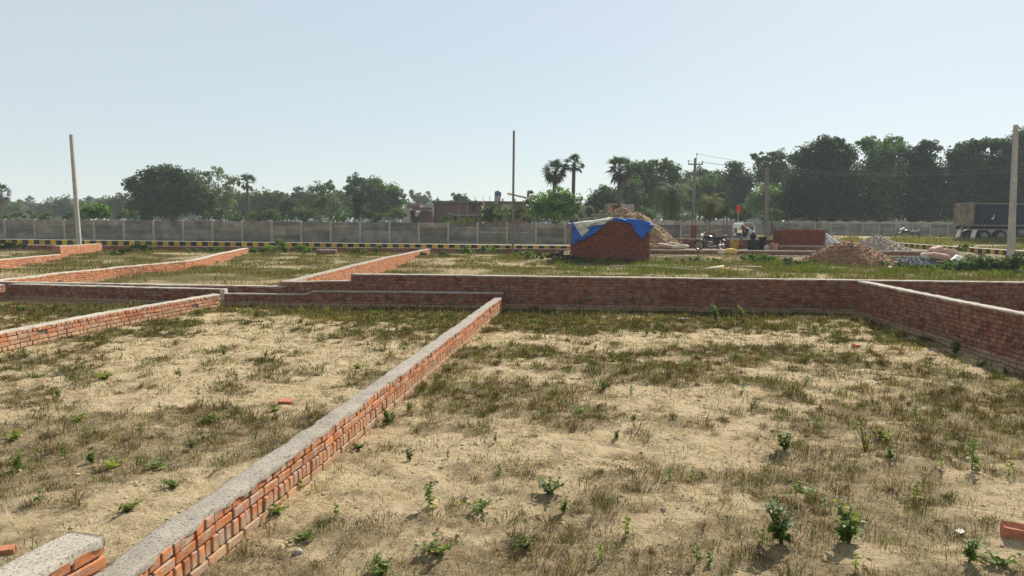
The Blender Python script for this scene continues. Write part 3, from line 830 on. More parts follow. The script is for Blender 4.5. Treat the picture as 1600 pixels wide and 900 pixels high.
for lst, lab, grp in ((SMR, 'small leafy green weed scattered in the sandy plot before the tall wall', 'small weeds in the plot before the tall wall'),
                      (SML, 'small leafy green weed scattered between the long low wall and the sunlit side wall', 'small weeds between the two low walls'),
                      (SMF, 'small green weed behind the sunlit side wall', 'small weeds behind the sunlit side wall')):
    for i, (px, py) in enumerate(lst):
        kd = rw.choice(['upright', 'upright', 'clump', 'rosette', 'bush']); sc = (py - 351) / 130
        p_ = G(px, py, 0); w1x = np.interp(p_.y, [q[1] for q in W1], [q[0] for q in W1]); l1x = np.interp(p_.y, [q[1] for q in L1], [q[0] for q in L1])
        ad = {'upright': 'thin upright green weed', 'clump': 'small round tufted green weed', 'rosette': 'flat spreading green weed', 'bush': 'small bushy green weed'}[kd]
        if grp.endswith('sunlit side wall'): pl = 'behind the sunlit side wall'
        elif grp.endswith('tall wall'): pl = 'near the foot of the tall shaded wall' if p_.y > 12.3 else 'beside the lit face of the long low wall' if p_.x - w1x < 1.3 else 'toward the tall side wall' if p_.x > 4.2 else 'on open ground between the low wall and tall side wall'
        else: pl = 'before the low stepped wall' if p_.y > 12.3 else 'close behind the long low wall' if w1x - p_.x < 1.5 else 'toward the sunlit side wall' if p_.x - l1x < 3 else 'midway between the long low wall and sunlit side wall'
        lab = ad + ' ' + pl
        weed(px, py, rw.uniform(7, 11) * max(1.0, sc * .75), kd, rw.choice([0, 1]) if kd == 'bush' else rw.choice([0, 0, 1, 2]) if kd in ('upright', 'clump') else 0, lab, grp, seed=i + 3)
# ------------------------------------------------------------------ precast panel walls
def precast(label, p0, p1, n, ztop0, ztop1, rows, ph, scallop, post_w=.16, name='precast_wall', group=None, ppost=.05):
    p0 = Vector((p0[0], p0[1], 0)); p1 = Vector((p1[0], p1[1], 0))
    t = (p1 - p0).normalized(); ang = math.atan2(t.y, t.x); bay = (p1 - p0).length / n
    root = empty(name, (p0.x, p0.y, ts(p0.x, p0.y)), label, 'compound wall', group)
    pan = []
    r = random.Random(n)
    for v in range(4):
        pan.append(MB().box((0, 0, 0), (bay - post_w * .55, .05, ph - .012)).mesh('panel', M['concrete'], bevel=.006))
    post = MB().box((0, 0, 0), (post_w, .16, rows * ph + .5)).mesh('post', M['concrete_post'], bevel=.012)
    sc = None
    if scallop:
        mb = MB(); k = 10; L = bay - post_w * .55
        prof = [(-L / 2, 0), *[(-L / 2 + L * i / k, ph * .45 + ph * .55 * math.sin(math.pi * i / k)) for i in range(k + 1)], (L / 2, 0)]
        n_ = len(prof)
        mb.add([(a, -.025, b) for a, b in prof] + [(a, .025, b) for a, b in prof],
               [tuple(reversed(range(n_, 2 * n_)))[::1], tuple(range(n_))] + [(i, i + n_, (i + 1) % n_ + n_, (i + 1) % n_) for i in range(n_)])
        sc = mb.mesh('scalloped_panel', M['concrete_post'])
        bm = bmesh.new(); bm.from_mesh(sc); bmesh.ops.recalc_face_normals(bm, faces=bm.faces); bm.to_mesh(sc); bm.free()
    for i in range(n + 1):
        q = p0 + t * bay * i; zt = ztop0 + (ztop1 - ztop0) * i / n
        o = link('post', post, root); o.location = Vector((q.x, q.y, zt + ppost - (rows * ph + .5) / 2)) - root.location + Vector((0, -.02, 0))
        o.rotation_euler = (r.uniform(-.012, .012), r.uniform(-.012, .012), ang)
        if i == n: break
        c = q + t * bay / 2; zt = ztop0 + (ztop1 - ztop0) * (i + .5) / n
        for k in range(rows):
            if scallop and k == 0:
                o = link('panel', sc, root); o.location = Vector((c.x, c.y, zt - ph)) - root.location; o.rotation_euler = (0, 0, ang); continue
            o = link('panel', pan[r.randrange(4)], root)
            o.location = Vector((c.x + r.uniform(-.005, .005), c.y + r.uniform(-.012, .012), zt - ph * (k + .5))) - root.location
            o.rotation_euler = (r.uniform(-.012, .012), r.uniform(-.003, .003), ang)
    return root
YW = 50.0
a = D(-85, 342.0, YW); b = D(1020, 350.5, YW + .6)
precast('long grey precast panel wall with flat top along the far side of the road', a, b, 24, a.z, b.z, 5, .33, False)
a = D(1022, 343.5, YW + .6); b = D(1146, 343.8, YW + .8)
precast('grey precast panel wall with small arched tops beyond the parked motorcycle', a, b, 3, a.z, b.z, 5, .36, True)
a = D(1181, 344.0, 84); b = D(1660, 346.5, 71)
precast('far grey precast wall with scalloped panels between the brick pile and the truck', a, b, 18, a.z, b.z, 5, .36, True, .13, ppost=-.1)

# ------------------------------------------------------------------ striped kerbs
def kerb(label, p0, p1, n, hz, name='kerb', top=True, start=0, zrel=.0):
    p0 = Vector(p0); p1 = Vector(p1); t = (p1 - p0); L = t.length / n; ang = math.atan2(t.y, t.x)
    root = empty(name, p0, label, 'kerb')
    lenxy = L - .006
    ms = [MB().box((0, 0, 0), (lenxy, .16, hz)).mesh('kerb_stone', M[c], bevel=.012) for c in ('yellow', 'black')]
    r = random.Random(n)
    for i in range(n):
        q = p0 + t * ((i + .5) / n)
        o = link('kerb_stone', ms[(i + start) % 2], root); o.location = Vector((q.x, q.y, q.z - hz / 2 + r.uniform(-.006, .006))) - p0
        o.rotation_euler = (r.uniform(-.01, .01), -math.atan2(t.z, Vector((t.x, t.y)).length), ang + r.uniform(-.008, .008))
    if top:
        mb = MB(); nv = Vector((-math.sin(ang), math.cos(ang), 0))
        a = Vector((0, 0, .012)); b = t + Vector((0, 0, .012))
        w0, w1 = nv * -.075, nv * .085
        mb.hexa([a + w0 - Vector((0, 0, .02)), b + w0 - Vector((0, 0, .02)), b + w1 - Vector((0, 0, .02)), a + w1 - Vector((0, 0, .02))], [a + w0, b + w0, b + w1, a + w1])
        mb.build('painted_edge', M['white'], root)
    return root
YK = 40.0
kerb('long yellow and black striped kerb along the road before the flat panel wall', D(-60, 373.2, YK), D(903, 384.3, YK), 110, .28)
kerb('yellow and black striped kerb with worn paint beside the concrete pole and truck verge', D(1398, 379.3, 47.5), D(1660, 396.5, 33.5), 44, .28, start=1)
# low brick retaining wall under the kerb
RT = [tuple(D(-60, 381.8, 39.55)), tuple(D(400, 386.5, 39.55)), tuple(D(890, 392.2, 39.55))]
RT = [(x_, y_, .62) for x_, y_, z_ in RT]
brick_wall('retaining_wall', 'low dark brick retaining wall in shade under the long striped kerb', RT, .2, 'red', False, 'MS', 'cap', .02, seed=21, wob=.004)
# plinths of a house just begun
def plinth(label, a, b, z, seed, capm='cap'):
    brick_wall('plinth_wall', label, [(a.x, a.y, z), (b.x, b.y, z)], .3, 'red', False, 'SM', capm, .05, seed=seed, wob=.006, end0=True, end1=True)
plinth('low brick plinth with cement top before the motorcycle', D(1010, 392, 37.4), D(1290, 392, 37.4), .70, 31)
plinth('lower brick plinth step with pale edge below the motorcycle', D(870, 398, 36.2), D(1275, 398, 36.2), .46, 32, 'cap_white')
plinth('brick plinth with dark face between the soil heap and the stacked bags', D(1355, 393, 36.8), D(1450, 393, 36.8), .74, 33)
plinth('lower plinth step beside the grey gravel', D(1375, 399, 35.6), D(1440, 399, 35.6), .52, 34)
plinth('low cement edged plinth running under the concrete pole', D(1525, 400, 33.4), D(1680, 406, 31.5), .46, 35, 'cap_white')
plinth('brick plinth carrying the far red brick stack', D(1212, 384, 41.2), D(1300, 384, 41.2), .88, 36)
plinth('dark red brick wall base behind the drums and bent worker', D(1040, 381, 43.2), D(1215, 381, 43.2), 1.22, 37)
plinth('small brick footing stub with cement cap in the grass below the kerb', D(494, 390.5, 36.8), D(524, 391.2, 36.8), .60, 38)

# ------------------------------------------------------------------ poles
def pole(name, label, base_px, top_px, Y, w0, w1, mat, zb=None):
    a = D(*base_px, Y); b = D(*top_px, Y)
    zg = ts(a.x, a.y)
    root = empty(name, (a.x, a.y, zg), label, 'pole')
    d = b - a
    bot = Vector((0, 0, -.3)) + Vector((d.x, 0, 0)) * (-.3 / d.z); top = b - Vector((a.x, a.y, zg))
    def sq(c, wx, wy): return [c + Vector((sx * wx / 2, sy * wy / 2, 0)) for sx, sy in ((-1, -1), (1, -1), (1, 1), (-1, 1))]
    MB().hexa(sq(bot, w0, w0 * .75), sq(top, w1, w1 * .75)).build('shaft', mat, root, bevel=.015)
    return root, top
pole('concrete_pole', 'pale leaning concrete pole standing before the panel wall above the brick stub', (124, 379, ), (111, 210), 39.3, .23, .17, M['pole'])
pole('concrete_pole', 'slim grey pole rising alone from the striped kerb near the plot walls', (801, 384), (803, 204), 39.3, .14, .12, M['pole_dark'])
pole('concrete_pole', 'tall tapered concrete pole beside the worn striped kerb and truck', (1580, 398), (1587.5, 195), 34.0, .30, .19, M['pole'])
pole('concrete_pole', 'plain concrete pole behind the worker and the far brick stack', (1198, 372), (1198.5, 262), 47.0, .28, .2, M['pole_dark'])
# electricity pole with cross arm, insulators and wires
r_, tp = pole('electricity_pole', 'grey leaning electricity pole with cross arm and three wires among the trees', (1082, 350), (1086.5, 247), 62.0, .30, .2, M['pole_dark'])
MB().box(tp + Vector((0, -.12, -.55)), (1.35, .10, .12)).build('cross_arm', M['pole_dark'], r_, bevel=.01)
for dx, dz, in ((-.62, -.35), (.62, -.42), (.1, .25)):
    mb = MB(); mb.tube([tp + Vector((dx, -.12, dz - .2 if dx != .1 else dz - .3)), tp + Vector((dx, -.12, dz))], .025, 6)
    mb.lathe([(.03, 0), (.075, .03), (.05, .06), (.08, .10), (.04, .15)], tp + Vector((dx, -.12, dz)), 8)
    mb.build('insulator', M['pole_dark'], r_, True)
for k, (dx, dz) in enumerate(((-.62, -.24), (.62, -.31), (.1, .36))):
    s0 = r_.location + tp + Vector((dx, -.12, dz)); s1 = D(1640, 252 + k * 6, 60)
    pts = []
    for i in range(25):
        u = i / 24; q = s0.lerp(s1, u); q.z -= 1.1 * 4 * u * (1 - u); pts.append(q - r_.location)
    MB().tube(pts, .011, 5).build('wire', M['pole_dark'], r_)
# thin starter bars of the columns under construction
def rebar(px, py0, py1, Y, label, w=.2):
    a = D(px, py0, Y); b = D(px, py1, Y); zg = ts(a.x, a.y); hgt = b.z - zg
    root = empty('rebar_column', (a.x, a.y, zg), label, 'steel bars', 'starter bars of the house plinth')
    r = random.Random(px)
    for sx in (-1, 1):
        for sy in (-1, 1):
            MB().tube([(sx * w / 2, sy * w / 2, -.1), (sx * w / 2, sy * w / 2, hgt * .6), (sx * w / 2 + r.uniform(-.05, .05), sy * w / 2, hgt * r.uniform(.9, 1))], .013, 5).build('bar', M['steel'], root)
    for k in range(3):
        z = hgt * (k + .7) / 4
        MB().tube([(-w / 2, -w / 2, z), (w / 2, -w / 2, z), (w / 2, w / 2, z), (-w / 2, w / 2, z), (-w / 2, -w / 2, z)], .008, 4).build('tie', M['steel'], root)
RB = 'thin cluster of rusty vertical column bars'
for px, p1, Y, tail in ((1058, 336, 42, 'beside the earth heap'), (1083, 318, 42.5, 'behind the handlebar of the parked motorcycle'), (1105, 330, 42.5, 'over the motorcycle seat'),
                        (1132, 312, 42.6, 'between the motorcycle and the yellow drum'), (1205, 340, 42.5, 'beside the plain concrete pole'), (1228, 345, 43.5, 'at the edge of the far brick stack'), (1277, 338, 43.6, 'rising behind the far brick stack')):
    rebar(px, 384, p1, Y, RB + ' ' + tail)

# ------------------------------------------------------------------ brick stacks
def stack(name, label, px0, px1, pyb, prof, Y, depth):
    """prof: [(px, py)] top line of the front; bricks laid headers and stretchers"""
    a = D(px0, pyb, Y); b = D(px1, pyb, Y); zg = min(ts(a.x, a.y), ts(b.x, b.y))
    root = empty(name, ((a.x + b.x) / 2, Y, zg), label, 'brick stack')
    tops = [(D(px, py, Y).x - root.location.x, D(px, py, Y).z - zg) for px, py in prof]
    tx = [q[0] for q in tops]; tz = [q[1] for q in tops]
    items = []; r = random.Random(px0)
    J = variants('brick_stack')
    hz = .083; zmax = max(tz); k = 0
    x0 = a.x - root.location.x; x1 = b.x - root.location.x
    while k * hz < zmax:
        z = k * hz + hz / 2
        kind = 'S' if k % 3 else 'H'; L = SPEC[kind][0]
        x = x0 + r.uniform(0, .06)
        while x < x1 - L * .6:
            if np.interp(x + L / 2, tx, tz) >= z + hz * .3:
                off = r.uniform(-.012, .012)
                items.append((Matrix.Translation((x + L / 2, -.0 + off + .05, z)) @ Matrix.Rotation(r.uniform(-.03, .03), 4, 'Z'), J[kind][r.randrange(4)]))
                if np.interp(x + L / 2, tx, tz) < z + hz * 1.5 and k > 2:      # top layer, running back
                    for d in range(1, int(depth / .12)):
                        items.append((Matrix.Translation((x + L / 2, d * .12, z)) @ Matrix.Rotation(r.uniform(-.03, .03), 4, 'Z'), J[kind][r.randrange(4)]))
            x += L + .006
        for side in (0, 1):                                                     # the two ends
            xe = x0 + .05 if side == 0 else x1 - .05
            if np.interp(xe, tx, tz) >= z + hz * .3:
                y = .12
                while y < depth - .1:
                    items.append((Matrix.Translation((xe, y + .11, z)) @ Matrix.Rotation(math.pi / 2 + r.uniform(-.03, .03), 4, 'Z'), J['S'][r.randrange(4)])); y += .236
        k += 1
    join_bricks(items, 'stacked_bricks', M['brick_stack'], root)
    V = [(x, y, z) for x, z in [(x0 + .08, 0)] + [(min(max(x, x0 + .08), x1 - .08), z - .12) for x, z in tops] + [(x1 - .08, 0)] for y in (.07, depth - .05)]
    n = len(V) // 2
    MB().add(V, [tuple(range(0, 2 * n, 2)), tuple(reversed(range(1, 2 * n, 2)))] + [(2 * i, 2 * i + 1, 2 * ((i + 1) % n) + 1, 2 * ((i + 1) % n)) for i in range(n)]).build('inner_bricks', M['brick_stack'], root)
    return root
YS = 34.0
stack('brick_stack', 'large stack of dark red bricks under a blue and white tarpaulin', 896, 1016, 407, [(896, 353), (910, 351), (930, 347), (955, 343.5), (985, 344.5), (1016, 350)], YS, 2.3)
stack('brick_stack', 'bright red brick stack with straight sides on a plinth near the soil heap', 1219, 1291, 382, [(1219, 360), (1224, 357.5), (1290, 357.5), (1291, 359)], 41.3, 1.3)

stack('brick_pillar', 'narrow unfinished brick pillar behind the motorcycle handlebar', 1080, 1088.5, 386, [(1080, 352), (1088.5, 352)], 44.2, .35)
stack('brick_block', 'small block of bricks behind the motorcycle seat', 1103, 1118, 386, [(1103, 363), (1118, 363)], 44.2, .35)
stack('brick_block', 'dark low block of bricks beside the black drums', 1183, 1196, 386, [(1183, 371), (1196, 371)], 43.9, .35)
# tarpaulin over the large stack
def sheet(name, cols, mat, root, yoff, back, seed, rows=14, hang=None):
    """cols: [(px, y_top, y_bottom)] front hang; back: metres the sheet runs over the top"""
    px = [c[0] for c in cols]
    xs = np.linspace(px[0], px[-1], 46)
    yt = np.interp(xs, px, [c[1] for c in cols]); yb = np.interp(xs, px, [c[2] for c in cols])
    V = []; nb = 8 if back else 0
    for i, u in enumerate(xs):
        top = D(u, yt[i], YS); bot = D(u, yb[i], YS)
        x = top.x
        for k in range(nb, 0, -1):
            w_ = vn(np.array([u / 9.0]), np.array([k / 2.0]), seed)[0] - .5
            V.append((x, YS + back * k / nb, top.z + .05 + w_ * .10 - .02 * k / nb))
        for k in range(rows + 1):
            f = k / rows; z = top.z + .045 + (bot.z - top.z - .045) * f
            w_ = (vn(np.array([u / 6.0]), np.array([f * 2.5]), seed + 1)[0] - .5) * .24 + (vn(np.array([u / 2.5]), np.array([f * 5]), seed + 2)[0] - .5) * .09
            V.append((x, YS - .05 - yoff - max(0, .07 + w_) * min(1, f * 3 + .2), z))
    V = np.array(V) - np.array(root.location)
    m = nb + rows + 1; idx = np.arange(len(xs) * m).reshape(len(xs), m)
    F = np.stack([idx[:-1, :-1].ravel(), idx[:-1, 1:].ravel(), idx[1:, 1:].ravel(), idx[1:, :-1].ravel()], 1)
    o = link(name, npmesh(name, V, F, True), root, mat)
    md = o.modifiers.new('thick', 'SOLIDIFY'); md.thickness = .008; md.offset = 0
    return o
tr = empty('tarpaulin', D(955, 343, YS), 'blue tarpaulin with cream flap thrown over the large brick stack', 'tarpaulin')
sheet('blue_sheet', [(894, 350.5, 383), (902, 350, 379.5), (912, 348.8, 374), (925, 347.3, 368), (935, 346.3, 360), (948, 344, 349), (956, 342, 343.5), (965, 341.8, 346.5), (976, 342.5, 348.5), (986, 343.6, 348.5), (988, 343.6, 357), (998, 344.6, 369), (1003, 345.5, 374), (1010, 346.5, 367), (1017, 348.6, 358), (1020, 353, 355)], M['tarp_blue'], tr, .0, 2.3, 5)
sheet('cream_flap', [(897, 350, 351.5), (903, 349.4, 361), (909, 348.6, 370), (916, 348, 364.5), (922, 347.2, 357), (928, 346.5, 352), (941, 344.6, 351), (950, 343, 347), (956, 341.6, 342.4)], M['tarp_cream'], tr, .11, 1.2, 9)

# ------------------------------------------------------------------ heaps
def heap(name, label, cat, pk, Y, w_px, base_py, mat, seed, depth=None, flat=.12, lump=.12, skew=0.0, n=70, stones=None):
    """pk=(px,py) of the crest"""
    c = D(pk[0], pk[1], Y); zg = ts(c.x, c.y)
    hgt = c.z - zg; rx = w_px * Y / FPX / 2; ry = (depth or rx * 1.6) / 2
    root = empty(name, (c.x, c.y, zg), label, cat) if stones else None
    u = np.linspace(-1.15, 1.15, n); X, Y_ = np.meshgrid(u, u)
    ang = np.arctan2(Y_, X); rr = np.hypot(X + skew * (1 - np.hypot(X, Y_).clip(0, 1)), Y_)
    wav = 1 + .18 * (fbm(np.cos(ang) * 1.5 + 5, np.sin(ang) * 1.5 + 5, seed, 3) - .5) * 2
    f = (1 - rr / wav).clip(-.25, 1)
    h = np.where(f > 0, 1 - np.sqrt((1 - f).clip(0, 1) ** 2 + flat ** 2) + flat * .3, f * .6)
    h = h / h.max() * hgt
    x = X * rx; y = Y_ * ry
    h = h + (fbm(x / .55 + seed, y / .55, seed, 4) - .5) * lump * (f > -.1) * (hgt * .8) + (fbm(x / .14, y / .14, seed + 2, 2) - .5) * .04
    V = np.stack([x, y, h - .02], -1).reshape(-1, 3)
    idx = np.arange(n * n).reshape(n, n)
    F = np.stack([idx[:-1, :-1].ravel(), idx[:-1, 1:].ravel(), idx[1:, 1:].ravel(), idx[1:, :-1].ravel()], 1)
    if not stones:
        o = link(name, npmesh(name, V, F, True), None, mat); o.location = (c.x, c.y, zg); setp(o, label, cat); return o
    link('heap_body', npmesh('heap_body', V, F, True), root, mat)
    r = np.random.default_rng(seed); k = r.choice(len(V), stones); P = V[k] + r.normal(0, .02, (stones, 3)); ok = P[:, 2] > -.01; P = P[ok]
    octv = np.array([(1, 0, 0), (-1, 0, 0), (0, 1, 0), (0, -1, 0), (0, 0, 1), (0, 0, -1)], float)
    octf = np.array([(0, 2, 4), (2, 1, 4), (1, 3, 4), (3, 0, 4), (2, 0, 5), (1, 2, 5), (3, 1, 5), (0, 3, 5)])
    S = r.uniform(.025, .075, (len(P), 1, 3)); W = octv[None] * S + r.normal(0, .008, (len(P), 6, 3)) + P[:, None]
    FF = (np.arange(len(P))[:, None, None] * 6 + octf[None]).reshape(-1, 3)
    cols = np.array([(.36, .31, .26), (.26, .20, .16), (.50, .44, .36), (.34, .22, .16), (.20, .17, .15)])[r.integers(0, 5, len(P))] * r.uniform(.7, 1.2, (len(P), 1))
    if stones == 1501: cols = np.array([.22, .12, .065]) * r.uniform(.5, 1.5, (len(P), 1))
    if stones == 2602: cols = np.array([.25, .165, .08]) * r.uniform(.5, 1.5, (len(P), 1))
    if stones == 900: cols = cols * 0 + np.array([.10, .105, .115]) * r.uniform(.5, 1.6, (len(P), 1))
    setp(link('stones', npmesh('stones', W.reshape(-1, 3), FF, False, np.repeat(cols, 6, 0)), root, M['stone_col']), kind='stuff')
    return root
m_, t_, b_ = nodes('stone_colours'); t_.links.new(N(t_, 'ShaderNodeAttribute', attribute_name='col').outputs['Color'], b_.inputs['Base Color']); b_.inputs['Roughness'].default_value = .9; M['stone_col'] = m_
M['soil'] = simple('brown_soil', (.20, .105, .055), 1, .35, 5, .9, 25)
M['sandheap'] = simple('tan_sand', (.235, .155, .078), 1, .35, 4, .9, 18)
M['gravel'] = simple('gravel', (.30, .24, .19), 1, .5, 18, .8, 30)
M['greygravel'] = simple('grey_gravel', (.09, .095, .105), 1, .5, 25, .8, 40)
heap('earth_heap', 'tall tan heap of earth and straw behind the tarpaulin covered bricks', 'earth heap', (986, 322), 43.0, 160, 388, M['sandheap'], 3, 6.0, .14, .32, skew=.17, stones=2602)
heap('earth_heap', 'brown soil heap with rough crest on the edge of the grass bank', 'earth heap', (1328, 376), 33.2, 148, 418, M['soil'], 7, 3.6, .30, .2, skew=.12, stones=1501)
heap('gravel_heap', 'pale heap of broken stone beside the worn striped kerb', 'gravel heap', (1371, 367.5), 41.5, 96, 392, M['gravel'], 9, 3.2, .12, .10, stones=2600)
heap('gravel_heap', 'light grey sand heap peeping out behind the far brick stack', 'gravel heap', (1280, 358), 47.0, 75, 376, simple('grey_sand', (.33, .32, .30), 1, .2, 5, .5, 20), 11, 3.0, .1, .05)
heap('gravel_heap', 'low spread of dark grey stone chips before the stacked bags', 'gravel heap', (1425, 401), 32.6, 125, 412, M['greygravel'], 13, 2.0, .3, .1, stones=900)

# ------------------------------------------------------------------ sacks, drums, buckets, lying poles, loose bricks
def sack(label, px, py, Y, lx, lz, mat, rz=0.0, tilt=0.0, seed=1, ly=None, cat='sack', name='sack', dz=0.0, group=None):
    p = D(px, py, Y); r = np.random.default_rng(seed)
    u = np.linspace(0, 2 * np.pi, 25)[:-1]; v = np.linspace(-np.pi / 2, np.pi / 2, 13)
    U, Vv = np.meshgrid(u, v)
    sg = lambda a, e_: np.sign(a) * np.abs(a) ** e_
    x = sg(np.cos(Vv), .55) * sg(np.cos(U), .55) * lx / 2; y = sg(np.cos(Vv), .55) * sg(np.sin(U), .7) * (ly or lx * .55) / 2; z = sg(np.sin(Vv), .8) * lz / 2
    nz = fbm(U * 1.6 + seed * 3, Vv * 2.2 + 9, seed, 3) - .5
    nz[:, 0] = nz[:, -1]
    k = 1 + nz * .35; x *= k; y *= k; z *= k
    idx = np.arange(24 * 13).reshape(13, 24); nx_ = np.roll(idx, -1, 1)
    F = np.stack([idx[:-1].ravel(), nx_[:-1].ravel(), nx_[1:].ravel(), idx[1:].ravel()], 1)
    o = link(name, npmesh(name, np.stack([x, y, z], -1).reshape(-1, 3), F, True), None, mat)
    o.location = (p.x, p.y, max(p.z, ts(p.x, p.y) + lz * .38) + dz); o.rotation_euler = (0, tilt, rz)
    return setp(o, label, cat, group)
M['pinkbag'] = simple('pinkish_sack', (.46, .29, .22), .8, .2, 9, .4, 30)
M['creambag'] = simple('cream_sack', (.50, .44, .32), .8, .2, 9, .4, 30)
M['yellowbag'] = simple('yellow_sack', (.55, .37, .11), .7, .2, 9, .3, 30)
M['whitebag'] = simple('white_plastic', (.60, .58, .52), .5, .15, 9, .3, 20)
sack('cream cement sack standing at the front of the bag pile', 1447, 402, 32.6, .62, .42, M['creambag'], .3, .1, 1)
sack('pinkish cement sack lying with its pointed corner toward the grass', 1466, 401, 32.5, 1.0, .36, M['pinkbag'], -.25, .12, 2)
sack('pinkish cement sack on top of the bag pile', 1462, 394, 33.0, .8, .34, M['pinkbag'], .5, -.15, 3, dz=.1)
sack('pale pink sack at the back of the bag pile beside the white sheet', 1482, 396, 33.2, .85, .42, M['pinkbag'], -.1, .1, 4)
sack('torn yellow and cream sack lying over the plinth edge by the motorcycle', 1141, 393, 37.0, .72, .30, M['yellowbag'], .1, 0, 5)
sack('burst cream sack touching the yellow one on the plinth edge', 1128, 395, 36.9, .5, .36, M['creambag'], .6, .2, 6)
sack('flattened pink sack at the foot of the earth heap', 1042, 385, 39.6, 1.1, .28, M['pinkbag'], .2, .15, 7)
sack('creased sack of pinkish cloth next to the motorcycle wheel', 1062, 386, 39.4, 1.0, .24, M['creambag'], -.2, -.1, 8)
sack('brownish cloth sack lying across the others by the earth heap', 1052, 382.5, 39.9, .9, .26, M['pinkbag'], .5, .1, 9)
sack('small cream bundle on the ground between the black drum and pink tub', 1198, 388, 40.0, .42, .30, M['creambag'], .3, .3, 10)
sack('small pale stone in the grass below the soil heap', 1391, 419, 29.5, .24, .16, M['whitebag'], .3, 0, 11, cat='stone', name='stone')
# crumpled white sheet by the bags
def crumple():
    a = D(1505, 399, 32.8); n = 26; u = np.linspace(-1, 1, n); X, Y_ = np.meshgrid(u, u)
    h = .10 + .42 * np.exp(-((X + .35) ** 2 * 6 + (Y_ - .2) ** 2 * 3)) + (fbm(X * 2.4 + 3, Y_ * 2.4, 5, 3) - .5) * .34
    V = np.stack([X * .95 + Y_ * .25, Y_ * .75, h], -1).reshape(-1, 3); idx = np.arange(n * n).reshape(n, n)
    F = np.stack([idx[:-1, :-1].ravel(), idx[:-1, 1:].ravel(), idx[1:, 1:].ravel(), idx[1:, :-1].ravel()], 1)
    o = link('plastic_sheet', npmesh('plastic_sheet', V, F, False), None, M['whitebag']); o.location = (a.x, a.y, ts(a.x, a.y)); o.rotation_euler = (0, 0, .25)
    md = o.modifiers.new('thick', 'SOLIDIFY'); md.thickness = .006
    setp(o, 'crumpled white plastic sheet spread beside the cement sacks', 'plastic sheet')
crumple()
def drum(name, label, px, py, Y, r0, r1, h, mat, cat, ribs=True, handle=False):
    p = D(px, py, Y); zg = ts(p.x, p.y)
    zg = max(zg, p.z - .04)
    root = empty(name, (p.x, p.y, zg), label, cat)
    prof = [(r0 * .96, 0), (r0, .03)]
    if ribs:
        for f in (.33, .66):
            rr = r0 + (r1 - r0) * f; prof += [(rr, h * f - .03), (rr * 1.04, h * f), (rr, h * f + .03)]
    prof += [(r1, h - .03), (r1 * 1.05, h - .015), (r1 * 1.05, h), (r1 * .93, h), (r1 * .9, h - .06)]
    MB().lathe(prof, n=18).build('body', mat, root, True)
    if handle: MB().tube([(r1 * math.cos(a), 0, h + r1 * .9 * math.sin(a)) for a in np.linspace(0, math.pi, 9)], .012, 5).build('handle', M['steel'], root)
    return root
drum('bucket', 'mustard yellow plastic drum under the hands of the bent worker', 1147.5, 388.6, 40.2, .22, .26, .52, simple('mustard_plastic', (.36, .24, .04), .5, .15, 8), 'drum', True)
drum('water_drum', 'black open water drum beside the bent worker', 1176, 390, 39.8, .30, .32, .60, M['dark'], 'drum')
drum('water_drum', 'tall black drum between the open drum and the concrete pole', 1191, 390, 40.2, .22, .22, .78, M['dark'], 'drum')
drum('bucket', 'small pinkish tub on the plinth next to the far brick stack', 1209, 389.5, 39.8, .20, .25, .36, simple('pink_plastic', (.42, .22, .17), .6, .15, 8), 'tub', False, True)
def brick_pile(label, px0, px1, py, Y, rows, seed):
    a = D(px0, py, Y); b = D(px1, py, Y); zg = ts(a.x, a.y); root = empty('brick_pile', ((a.x + b.x) / 2, Y, zg), label, 'brick pile')
    r = random.Random(seed); it = []; W = b.x - a.x; J = variants('brick_stack')
    for k in range(rows):
        n = int(W * (1 - k / (rows + 1.5)) / .2)
        for d in range(3):
            for i in range(n): it.append((Matrix.Translation(((i - n / 2 + .5) * .2 + r.uniform(-.04, .04), d * .2 + r.uniform(-.05, .05), .04 + k * .075)) @ Matrix.Rotation(r.uniform(-.5, .5), 4, 'Z') @ Matrix.Rotation(r.uniform(-.15, .15), 4, 'X'), J['S'][r.randrange(4)]))
    join_bricks(it, 'piled_bricks', M['brick_stack'], root)
brick_pile('loose pile of red bricks beside the plain concrete pole', 1203, 1222, 384, 40.6, 6, 3)
brick_pile('low scatter of bricks behind the pink tub', 1206, 1232, 378, 44.0, 5, 4)
brick_pile('small heap of broken bricks at the foot of the motorcycle wall', 1150, 1170, 388, 42.6, 4, 5)
def lying(label, pts, rad, mat, name='bamboo_pole', cat='pole'):
    P = [Vector(p) for p in pts]; P = [Vector((p.x, p.y, zs(p.x, p.y) + rad * .8 + .05)) for p in P]
    o = P[0].copy(); mb = MB().tube([p - o for p in P], rad, 7); ob = mb.build(name, mat, None, True); ob.location = o
    return setp(ob, label, cat)
M['bamboo'] = simple('bamboo', (.42, .35, .24), .7, .15, 9)
lying('long pale bamboo pole lying in the grass below the large brick stack', [G(953, 417, .16), G(1020, 419, .16), G(1086, 424, .16)], .045, M['bamboo'])
lying('short bent pale pole lying beside the longer bamboo', [G(1092, 424.5, .16), G(1130, 420, .16)], .045, M['bamboo'])
lying('thin straight pole lying in the green grass before the plinth', [G(1141, 418.7, .2), G(1190, 419, .2)], .04, M['bamboo'])
